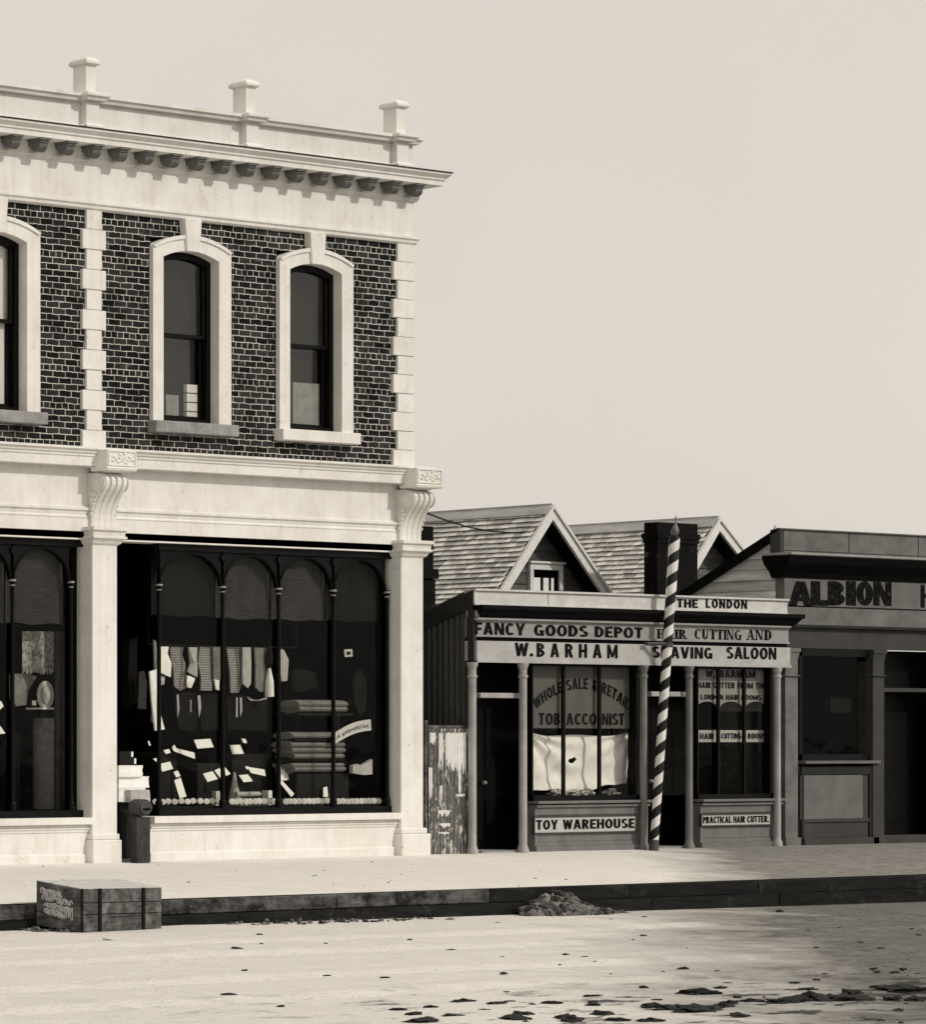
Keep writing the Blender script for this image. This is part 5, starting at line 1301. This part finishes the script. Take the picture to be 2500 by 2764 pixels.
m = MB(); xd0, xd1 = PX(2388, .3), PX(2545, 0) + .2; zd = PZ(2400, 1868, .2)
m.box(xd0 - .3, xd1, .34, .38, .12, zd); m.box(xd0 - .3, xd1, .32, .39, zd + .06, zl1)
for i in range(2):
    for (a, b_) in ((.3, 1.0), (1.15, zd - .15)): m.box(xd0 + .05 + i * .75, xd0 + .65 + i * .75, .333, .34, a, b_)
do = m.build('hotel_door', 'black_gloss', hot, bevel=.006)
m = MB(); m.box(PX(2388, -.02), xd1, -.02, .36, zd, zd + .06); m.build('transom', 'hotel_wall', do)
m = MB(); m.box(PX(2388, -.05), xd1, -.10, .34, -.04, .11); m.build('door_step', 'hotel_wall', do, bevel=.01)
m = MB(); m.box(PX(2580, -.05), ax1, -.03, .1, -.05, zl1); m.build('front_wall', 'hotel_wall', hot)
# weatherboard side wall under a lean-to roof falling to the rear
wb = MB(); slope = .635; Ld = 3.6; ztop0 = PZ(2088, 1432, .06)
bw_ = .165; z = 0.0; k = 0
zt_at = lambda y: ztop0 - .05 - (y - .06) * slope
while z < ztop0:
    yend = Ld if zt_at(Ld) > z + bw_ else max(.08, .06 + (ztop0 - .05 - z) / slope)
    if yend > .1:
        zz1 = z + bw_ + .02; j = random.uniform(-.004, .004)
        ye1 = max(.07, min(yend, .06 + (ztop0 - .05 - zz1) / slope))
        wb.hexa([(ax0 - .028 + j, .06, z), (ax0 - .028 + j, yend, z), (ax0 + .02, yend, z), (ax0 + .02, .06, z)],
                [(ax0 - .004, .06, zz1), (ax0 - .004, ye1, zz1), (ax0 + .02, ye1, zz1), (ax0 + .02, .06, zz1)])
    z += bw_
wb.build('weatherboard_side_wall', 'weatherboard', hot)
m = MB()
def rfq(y, dz): return ztop0 - (y - .06) * slope + dz
m.hexa([(ax0 - .07, .0, rfq(0, -.05)), (ax1, .0, rfq(0, -.05)), (ax1, Ld + .1, rfq(Ld + .1, -.05)), (ax0 - .07, Ld + .1, rfq(Ld + .1, -.05))], [(ax0 - .07, .0, rfq(0, .0)), (ax1, .0, rfq(0, .0)), (ax1, Ld + .1, rfq(Ld + .1, .0)), (ax0 - .07, Ld + .1, rfq(Ld + .1, .0))])
m.hexa([(ax0 - .065, .0, rfq(0, -.16)), (ax0 - .035, .0, rfq(0, -.16)), (ax0 - .035, Ld, rfq(Ld, -.16)), (ax0 - .065, Ld, rfq(Ld, -.16))], [(ax0 - .065, .0, rfq(0, -.05)), (ax0 - .035, .0, rfq(0, -.05)), (ax0 - .035, Ld, rfq(Ld, -.05)), (ax0 - .065, Ld, rfq(Ld, -.05))])
m.build('roof', 'black_paint', hot)
m = MB(); m.box(ax0 + .03, ax1, Ld - .1, Ld, -.05, rfq(Ld, -.06)); m.box(ax1 - .05, ax1, .1, Ld - .1, -.05, rfq(Ld, -.06)); m.build('rear_wall', 'hotel_wall', hot)
# ================================================================== shingled cottage behind
cot = empty('shingled_cottage', (PX(1700, 6), 9, 0), 'twin-gabled cottage with silvery shingled roofs rising behind the low timber shop', 'cottage')
GYP = 5.7; DEP = 9.0
def gable(ua, va, ul, vl, ur, vr, xl_eave, xr_eave, yoff=0.0, window=False):
    y = GYP + yoff; xa_, za_ = PX(ua, y), PZ(ua, va, y)
    sl_l = (za_ - PZ(ul, vl, y)) / (xa_ - PX(ul, y)); sl_r = (za_ - PZ(ur, vr, y)) / (PX(ur, y) - xa_)
    rl = []
    for sgn, s_, xe in ((-1, sl_l, xl_eave), (1, sl_r, xr_eave)):
        run = abs(xe(xa_) - xa_); L = math.hypot(run, run * s_); ca, sa = run / L, run * s_ / L
        mb = MB(); exp_ = .125; rows_ = int(L / exp_); rnd = random.Random(int(ua) + sgn)
        for r in range(rows_ + 1):
            d0 = L - r * exp_                      # distance down the slope of the butt
            yy = y + .02 + rnd.uniform(0, .05)
            while yy < y + DEP:
                w_s = rnd.uniform(.08, .22); tk = .014 + rnd.uniform(0, .012); dd = d0 + rnd.uniform(-.006, .006); ln = exp_ + .05
                def P(d, lift):
                    return (xa_ + sgn * (d * ca + lift * sa), za_ - d * sa + lift * ca - .03)
                b0 = P(dd, .058 + tk * .4); b1 = P(dd, .054); t0 = P(max(0, dd - ln), .018); t1 = P(max(0, dd - ln), .004)
                ya, yb = yy + .005, yy + w_s - .006
                mb.add([(b0[0], ya, b0[1]), (b0[0], yb, b0[1]), (b1[0], yb, b1[1]), (b1[0], ya, b1[1]), (t0[0], ya, t0[1]), (t0[0], yb, t0[1]), (t1[0], yb, t1[1]), (t1[0], ya, t1[1])],
                       [(0, 1, 2, 3), (4, 7, 6, 5), (0, 4, 5, 1), (3, 2, 6, 7), (0, 3, 7, 4), (1, 5, 6, 2)])
                yy += w_s
        mb.build('shingled_roof', 'shingle', cot)
        sb = MB(); e0 = (xa_, za_ - .06); e1 = (xa_ + sgn * run, za_ - run * s_ - .06)
        sb.py([e0, e1, (e1[0], e1[1] + .035), (e0[0], e0[1] + .035)] if True else [], y + .04, y + DEP)
        sb.build('roof_boarding', 'black_paint', cot)
        bb = MB(); wdt = .17 / ca
        bb.py([(xa_, za_ + .03), (xa_ + sgn * run, za_ + .03 - run * s_), (xa_ + sgn * run, za_ + .03 - run * s_ - wdt), (xa_, za_ + .03 - wdt)], y - .02, y + .025)
        bb.py([(xa_, za_ + .05), (xa_ + sgn * run, za_ + .05 - run * s_), (xa_ + sgn * run, za_ + .05 - run * s_ - .06), (xa_, za_ + .05 - .06)], y - .05, y - .02)
        bb.build('barge_board', 'barge', cot)
    rb = MB(); rb.px([(y + .0, za_ + .05), (y + .0, za_ + .08), (y + DEP, za_ + .08), (y + DEP, za_ + .05)], xa_ - .03, xa_ + .03)
    rb.hexa([(xa_ - .17, y, za_ - .13), (xa_ - .17, y + DEP, za_ - .13), (xa_, y + DEP, za_ + .05), (xa_, y, za_ + .05)], [(xa_ - .19, y, za_ - .11), (xa_ - .19, y + DEP, za_ - .11), (xa_, y + DEP, za_ + .08), (xa_, y, za_ + .08)])
    rb.build('ridge_board', 'ridge', cot)
    # boarded gable wall, set back under the verge
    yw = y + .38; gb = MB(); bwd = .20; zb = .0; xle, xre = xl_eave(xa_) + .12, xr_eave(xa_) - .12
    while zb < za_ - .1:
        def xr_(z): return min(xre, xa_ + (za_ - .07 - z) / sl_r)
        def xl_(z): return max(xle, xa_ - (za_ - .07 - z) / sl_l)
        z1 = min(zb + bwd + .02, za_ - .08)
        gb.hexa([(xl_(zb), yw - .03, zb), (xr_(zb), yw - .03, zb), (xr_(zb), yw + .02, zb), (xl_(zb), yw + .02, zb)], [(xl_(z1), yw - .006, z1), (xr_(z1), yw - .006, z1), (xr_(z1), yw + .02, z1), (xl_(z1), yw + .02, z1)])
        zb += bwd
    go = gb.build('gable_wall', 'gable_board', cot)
    if window:
        yy = yw - .05; x0, x1, z1 = PX(1428, yy), PX(1517, yy), PZ(1470, 1522, yy); z0 = z1 - 1.15; t = .10
        m_ = MB(); m_.box(x0, x0 + t, yy - .03, yw, z0, z1); m_.box(x1 - t, x1, yy - .03, yw, z0, z1); m_.box(x0 + t, x1 - t, yy - .03, yw, z1 - t * 1.1, z1); m_.box(x0 - .03, x1 + .03, yy - .06, yw, z1, z1 + .04); m_.box(x0 - .03, x1 + .03, yy - .06, yw, z0 - .06, z0)
        wo = m_.build('gable_window', 'trim_white', go, bevel=.005)
        m_ = MB(); m_.box(x0 + t, x1 - t, yy - .001, yy + .012, z0, z1 - t * 1.1); m_.build('window_void', 'void', wo)
        m_ = MB()
        for f0, f1 in ((.02, .28), (.40, .60), (.70, .80)): m_.box(x0 + t + (x1 - x0 - 2 * t) * f0, x0 + t + (x1 - x0 - 2 * t) * f1, yy - .012, yy - .002, z0, z1 - t * 1.1 - .14)
        m_.build('curtain', 'white_cloth', wo)
    return xa_, za_, sl_l, sl_r
y_ = GYP; xg1, xg2 = PX(1490, GYP), PX(1940, GYP); half = (xg2 - xg1) / 2
gable(1490, 1371, 1356, 1587, 1634, 1587, lambda x: x - 3.1, lambda x: x + half - .02, 0, True)
gable(1940, 1404, 1876, 1515, 2002, 1484, lambda x: x - half + .02, lambda x: x + 3.1, 0.0)
m = MB(); m.box(xg1 - 2.9, xg2 + 2.9, GYP + DEP - .2, GYP + DEP, 0, 2.9); m.box(xg1 - 2.95, xg1 - 2.9, GYP + .4, GYP + DEP - .2, 0, 2.9); m.box(xg2 + 2.9, xg2 + 2.95, GYP + .4, GYP + DEP - .2, 0, 2.9)
m.build('house_wall', 'gable_board', cot)
yc = 4.55; m = MB(); cx0, cx1 = PX(1752, yc), PX(1884, yc); zt_ = PZ(1815, 1411, yc)
def side(u0, u1): return PX(u0, yc), PX(u1, yc)
dd_ = .45; kx = dd_ * .0
a, b_ = side(1775, 1884); zcb = PZ(1815, 1446, yc)
m.box(a, b_, yc, yc + dd_ * .5, -.02, zt_ - .0)
m.box(a - .03, b_ + .03, yc - .03, yc + dd_ * .5 + .03, zcb - .05, zcb + .04); m.box(a - .015, b_ + .015, yc - .015, yc + dd_ * .5 + .015, zcb - .13, zcb - .05)
m.build('chimney', 'chimney_brick', cot)

# ================================================================== barber's pole
by = -.30; pxb, pxt = PX(1765, by), PX(1822, by)
zb0, zb1 = path_z(by) - .01, PZ(1822, 1447, by)
xb_ = pxb; xt_ = pxt; Lp = math.hypot(zb1 - zb0, xt_ - xb_); tilt = math.atan2(xt_ - xb_, zb1 - zb0)
pole = empty('barber_pole', (xb_, by, zb0), 'tall leaning barber pole with black and white spiral stripes and a spiked knob', 'barber pole')
pole.rotation_euler = (0, tilt, 0)
WL[pole.name] = Vector((0, 0, 0))
m = MB(); m.lathe(0, 0, [(.055, .16), (.061, Lp * .55), (.069, Lp - .05), (.062, Lp - .01), (.03, Lp)], 24); m.build('striped_shaft', 'pole', pole, smooth=True)
m = MB(); m.lathe(0, 0, [(.062, -.03), (.062, .12), (.058, .165), (.05, .17)], 20); m.build('pole_foot', 'iron', pole, smooth=True)
m = MB(); m.lathe(0, 0, [(.02, Lp - .01), (.045, Lp + .02), (.055, Lp + .07), (.036, Lp + .13), (.016, Lp + .18), (.010, Lp + .20), (.009, Lp + .29), (.002, Lp + .31)], 16); m.build('spiked_knob', 'knob', pole, smooth=True)
zbk = PZ(1797, 1738, by) - zb0
m = MB(); tt = zbk; xbk = -tt * math.tan(tilt)
lx = PX(1748, -.15) - xb_
cs, sn = math.cos(-tilt), math.sin(-tilt)
def loc(x, y, z): # world offset -> the pole's own leaning frame
    return (x * math.cos(tilt) - z * math.sin(tilt), y, x * math.sin(tilt) + z * math.cos(tilt))
xp_ = tt * math.tan(tilt)
m.tube([loc(xp_ + .10, -.0, zbk), loc(xp_ - .1, -.0, zbk), loc(lx - .03, .10, zbk), loc(lx - .12, .10, zbk)], .028, 8)
m.lathe(0, 0, [(.066, zbk - .03), (.074, zbk - .03), (.074, zbk + .03), (.066, zbk + .03)], 20)
m.build('wall_bracket', 'iron', pole)

# ================================================================== iron gate with torn bills, wire, crate, rubble
gt = empty('alley_gate', (PX(1213, 0), -.05, 0), 'corrugated iron gate covered in torn white bills between the store and the timber shop', 'gate')
x0, x1 = PX(1159, -.05), PX(1266, -.05); zt_ = PZ(1213, 1967, -.05); n = 120; vs = []; fs = []
for i in range(n + 1):
    x = x0 + (x1 - x0) * i / n; y = -.05 + .011 * math.sin(2 * PI * x / .076)
    vs += [(x, y, .0), (x, y, zt_)]
for i in range(n): fs.append((2 * i, 2 * i + 2, 2 * i + 3, 2 * i + 1))
m = MB(); m.add(vs, fs); m.build('iron_sheet', 'hoarding', gt, smooth=True)
m = MB(); m.box(x0 - .02, x1 - .01, -.02, .02, zt_ - .0, zt_ + .05); m.box(x0 - .06, x0 - .01, -.03, .03, 0, zt_ + .12); m.box(x1 - .05, x1 - .01, -.03, .02, 0, zt_); m.build('gate_frame', 'crate', gt)
m = MB(); rnd = random.Random(4)
def torn(u0, u1, v0, v1, step, edge):
    """a poster with a ragged lower edge following the iron"""
    yq = -.062; xs_ = [PX(u0, yq) + (PX(u1, yq) - PX(u0, yq)) * i / step for i in range(step + 1)]
    zt1 = PZ(u0, v0, yq); zb = PZ(u0, v1, yq); prev = zb; vs = []; fs = []
    for i, x in enumerate(xs_):
        y = -.05 - .004 + .011 * math.sin(2 * PI * x / .076)
        ragged = zb + edge * (rnd.random() ** 1.5) + edge * .8 * max(0, (.5 - i / step))
        top = zt1 - rnd.random() * edge * .12
        vs += [(x, y, ragged), (x, y, top)]
    for i in range(step): fs.append((2 * i, 2 * i + 2, 2 * i + 3, 2 * i + 1))
    m.add(vs, fs)
torn(1203, 1259, 1976, 2098, 34, .22); torn(1187, 1199, 1976, 2083, 8, .20); torn(1163, 1176, 1977, 2015, 8, .10); torn(1238, 1246, 2085, 2150, 5, .12)
torn(1183, 1217, 2186, 2206, 18, .06); torn(1185, 1218, 2222, 2238, 16, .05); torn(1160, 1168, 2070, 2160, 6, .2); torn(1190, 1197, 2120, 2154, 4, .08); torn(1184, 1216, 2246, 2253, 16, .02); torn(1232, 1256, 2143, 2153, 12, .03)
m.build('torn_bill', 'paper', gt)

pts = []
a = Vector((XR + .05, -.05, PZ(1160, 1377, -.05))); b_ = Vector((PX(1415, 5.5), 5.5, PZ(1415, 1438, 5.5)))
for i in range(17):
    t = i / 16; p = a.lerp(b_, t); p.z -= .10 * math.sin(PI * t); pts.append(p)
m = MB(); m.tube(pts, .012, 6); tag(m.build('overhead_wire', 'ink', loc=a), 'thin dark wire running from the store corner to the shingled roof', 'wire')

# packing crate standing in the gutter
B = Vector(GR(216, 2517)); C_ = Vector(GR(436, 2508))
ya = -PW - .06; A = Vector((PX(97, ya), ya, road_level(-12) + .06))
top = {'A': PZ(97, 2376, ya), 'B': PZ(216, 2398, B.y), 'C': PZ(436, 2394, C_.y)}
ex = (C_ - B); ex.z = 0; W_ = ex.length; ex.normalize()
eA = A - B; eA.z = 0; DA = eA.length; eA.normalize()
crt = empty('packing_crate', (B + ex * W_ / 2), 'weathered wooden packing crate chalked with scrawl, standing in the gutter against the kerb', 'crate')
def cp_(a, b, h, off=0.0):
    """a along the front, b along the end, h up the side (0..1); off pushes outwards"""
    p = B + ex * (W_ * a) + eA * (DA * b)
    z0 = B.z + (C_.z - B.z) * a + (A.z - B.z) * b; z1 = top['B'] + (top['C'] - top['B']) * a + (top['A'] - top['B']) * b
    return Vector((p.x, p.y, z0 + (z1 - z0) * h))
n_f = Vector((ex.y, -ex.x, 0)); n_f = n_f if n_f.y < 0 else -n_f
n_e = Vector((eA.y, -eA.x, 0)); n_e = n_e if n_e.dot(ex) < 0 else -n_e
def slab(mb, side, a0, a1, h0, h1, t0, t1, mi=0):
    """board on the front ('f') or the end ('e'): t0..t1 metres outwards"""
    nn = n_f if side == 'f' else n_e; q = []
    for (a, h) in ((a0, h0), (a1, h0), (a1, h1), (a0, h1)): q.append(cp_(a, 0, h) if side == 'f' else cp_(0, a, h))
    mb.hexa([tuple(p + nn * t0) for p in q], [tuple(p + nn * t1) for p in q], mi)
m = MB()
for h0, h1 in ((0, .385), (.40, .655), (.67, 1.0)): slab(m, 'f', .0, 1, h0, h1, -.03, 0)
m.build('front_board', 'crate', crt, bevel=.005)
m = MB()
for h0, h1 in ((.0, .30), (.315, 1.0)): slab(m, 'e', .0, 1, h0, h1, -.03, 0)
eo = m.build('end_board', 'crate', crt, bevel=.005)
m = MB(); q0 = [cp_(a, b, 0) for a, b in ((.02, .98), (.98, .98), (.98, 1), (.02, 1))]; q1 = [cp_(a, b, .99) for a, b in ((.02, .98), (.98, .98), (.98, 1), (.02, 1))]; m.hexa(q0, q1)
q0 = [cp_(a, b, 0) for a, b in ((.98, .02), (1, .02), (1, .98), (.98, .98))]; q1 = [cp_(a, b, .99) for a, b in ((.98, .02), (1, .02), (1, .98), (.98, .98))]; m.hexa(q0, q1)
m.build('back_board', 'crate', crt)
m = MB()
for b0, b1 in ((.0, .31), (.325, .66), (.675, 1.0)): m.hexa([cp_(a, b, .965) for a, b in ((0, b0), (1, b0), (1, b1), (0, b1))], [cp_(a, b, 1.005) for a, b in ((0, b0), (1, b0), (1, b1), (0, b1))])
m.build('lid_board', 'crate_lid', crt, bevel=.005)
m = MB()
for t, w_b in ((.0, .022), (.215, .03), (.75, .03)): slab(m, 'f', t, t + w_b, .01, .995, .002, .020, 0)
slab(m, 'f', .26, .74, .34, .375, .002, .012, 1)
m.build('batten', ['kerb', 'crate'], crt, bevel=.004)
ckm = MB(); rnd = random.Random(12)
for r, (h0, t0, t1, amp) in enumerate(((.80, .88, .42, .07), (.66, .84, .20, .08), (.50, .82, .16, .075), (.36, .80, .40, .06))):
    pts = []; am = amp; ph = rnd.random() * 6
    for i in range(120):
        t = i / 119
        if i % 9 == 0: am = amp * rnd.uniform(.35, 1.25)
        w_ = i * .62 + ph
        p = cp_(0, t0 + (t1 - t0) * t + .035 * math.cos(w_) * rnd.uniform(.8, 1.2), h0 + am * math.sin(w_ + .6 * math.sin(i * .13)) - .05 * t) + n_e * .003
        pts.append(tuple(p))
    cut = rnd.randint(30, 80)
    for seg in (pts[:cut], pts[cut + 4:]): ckm.tube(seg, [.0035 + .004 * abs(math.sin(k_ * .21 + r)) for k_ in range(len(seg))], 4)
for i in range(8):
    t = .50 - i * .045; p0 = cp_(0, t, .46 + .08 * rnd.random()) + n_e * .003; p1 = cp_(0, t - .03 * rnd.random(), .22 + .08 * rnd.random()) + n_e * .003; ckm.tube([tuple(p0), tuple(p1)], rnd.uniform(.004, .009), 4)
ckm.build('chalk_scrawl', 'chalk', eo)

# heap of broken stone against the kerb
rnd = random.Random(21); m = MB()
def heap(uc, v_base, hw, hgt_, n, smin, smax):
    x0, y0, zr0 = GR(uc, v_base)
    y0 = min(y0, -PW - .12)
    for _ in range(n):
        a = rnd.uniform(-1, 1); d_ = rnd.random(); hx = hgt_ * (1 - abs(a) ** 1.6)
        x = x0 + a * hw + rnd.gauss(0, .03); y = y0 - .02 + d_ * .0 - rnd.random() * .30 * (1 - .3 * abs(a)); f_ = 1 - min(1, (y0 - y) / .34)
        z = zr0 + hx * f_ * rnd.uniform(.1, 1.0); r = rnd.uniform(smin, smax)
        m.blob((x, y, z), (r * rnd.uniform(.8, 1.4), r, r * rnd.uniform(.6, 1.0)), rnd.uniform(0, 90), sub=1, rough=.8)
heap(1466, 2466, .62, .36, 420, .02, .075); heap(1570, 2466, .55, .12, 110, .015, .05)
for u in range(600, 1180, 14): heap(u + rnd.uniform(-6, 6), 2499 - (u - 450) * .027, .1, .05, 2, .012, .035)
for u in range(20, 200, 9): heap(u, 2512, .1, .05, 2, .015, .04)
o = m.build('rubble', 'rubble'); tag(o, 'heap and scatter of broken stone along the foot of the kerb', kind='stuff')

# clods of dark mud on the road
cl_ = [(1250, 2704, 1.0), (1340, 2712, .9), (1384, 2752, 1.5), (1412, 2738, .9), (1491, 2708, .8), (1525, 2748, 1.5), (1540, 2756, 1.6), (1600, 2690, .7), (1602, 2712, .7), (1626, 2738, .9), (1668, 2755, 1.0), (1758, 2716, 1.2), (1756, 2756, 1.1),
       (1830, 2724, 2.0), (1868, 2730, 2.0), (1905, 2728, 1.6), (1890, 2683, 1.7), (1944, 2668, .9), (1950, 2720, 1.2), (1972, 2708, 1.0), (1995, 2744, 1.0), (2030, 2702, .8), (2100, 2705, 1.6), (2140, 2703, 1.8), (2185, 2698, 2.0), (2242, 2701, 2.2), (2300, 2700, 2.0),
       (2305, 2684, 1.5), (2145, 2655, .7), (2180, 2672, .8), (2182, 2690, .8), (2392, 2668, 1.6), (2420, 2675, 2.2), (2470, 2680, 2.4), (2410, 2700, 1.3), (2470, 2702, 1.4), (1526, 2578, .9), (1580, 2583, .6), (1845, 2615, .9), (2380, 2561, .7), (1075, 2726, .8), (1093, 2665, .6), (1160, 2720, .8), (1118, 2740, .9), (1140, 2757, 1.3), (1220, 2745, .9), (1650, 2482, .6), (1740, 2475, .6), (2105, 2461, 1.3), (1342, 2492, .6), (640, 2563, .8), (700, 2523, .6), (290, 2540, .8), (660, 2620, .7), (1218, 2565, .6)]
protos = []
for i in range(6):
    m = MB(); m.blob((0, 0, 0), (.10, .075, .05), i * 7 + 2, sub=3, rough=1.0); m.blob((.07, .02, -.01), (.06, .05, .03), i * 5 + 40, sub=2, rough=.9); m.blob((-.08, -.02, -.012), (.055, .045, .025), i * 3 + 60, sub=2, rough=.9)
    protos.append(m)
made = {}
for i, (u, v, s_) in enumerate(cl_):
    x, y, zr0 = GR(u, v); k = i % 6
    if k not in made: o = protos[k].build('mud_clod', 'mud', loc=(0, 0, 0), smooth=True); made[k] = o
    else: o = made[k].copy(); col.objects.link(o)
    o.location = (x, y, zr0 + .004); q = s_ * (.62 if v > 2640 and u > 1000 else .42); o.scale = (q * random.uniform(1.1, 1.7), q * random.uniform(.8, 1.2), q * random.uniform(.5, .8)); o.rotation_euler = (0, 0, random.uniform(-.5, .5))
    tag(o, 'small clod of dark mud lying on the earth road', 'mud clod', 'clods of mud scattered on the road')
m = MB(); rnd = random.Random(31)
for _ in range(190):
    u, v = rnd.uniform(20, 2490), 2500 + 264 * rnd.random()
    if rnd.random() > (.10 if u < 1000 else .35 + .65 * (u - 1000) / 1500): continue
    x, y, zr0 = GR(u, v); r = rnd.uniform(.006, .022) * (1 + (v - 2500) / 400); m.blob((x, y, zr0 + .004), (r * rnd.uniform(1, 3.2), r * 1.1, r * .5), rnd.uniform(0, 90), sub=1, rough=.8)
for _ in range(60):
    u, v = rnd.uniform(60, 2490), rnd.uniform(2330, 2390); x, y = G(u, v, -.08)
    if -PW + .2 < y < -.4: r = rnd.uniform(.005, .014); m.blob((x, y, path_z(y) + .004), (r * 1.6, r, r * .5), rnd.uniform(0, 90), sub=1, rough=.8)
tag(m.build('road_litter', 'mud'), 'fine dark crumbs of mud scattered over the road and path', kind='stuff')
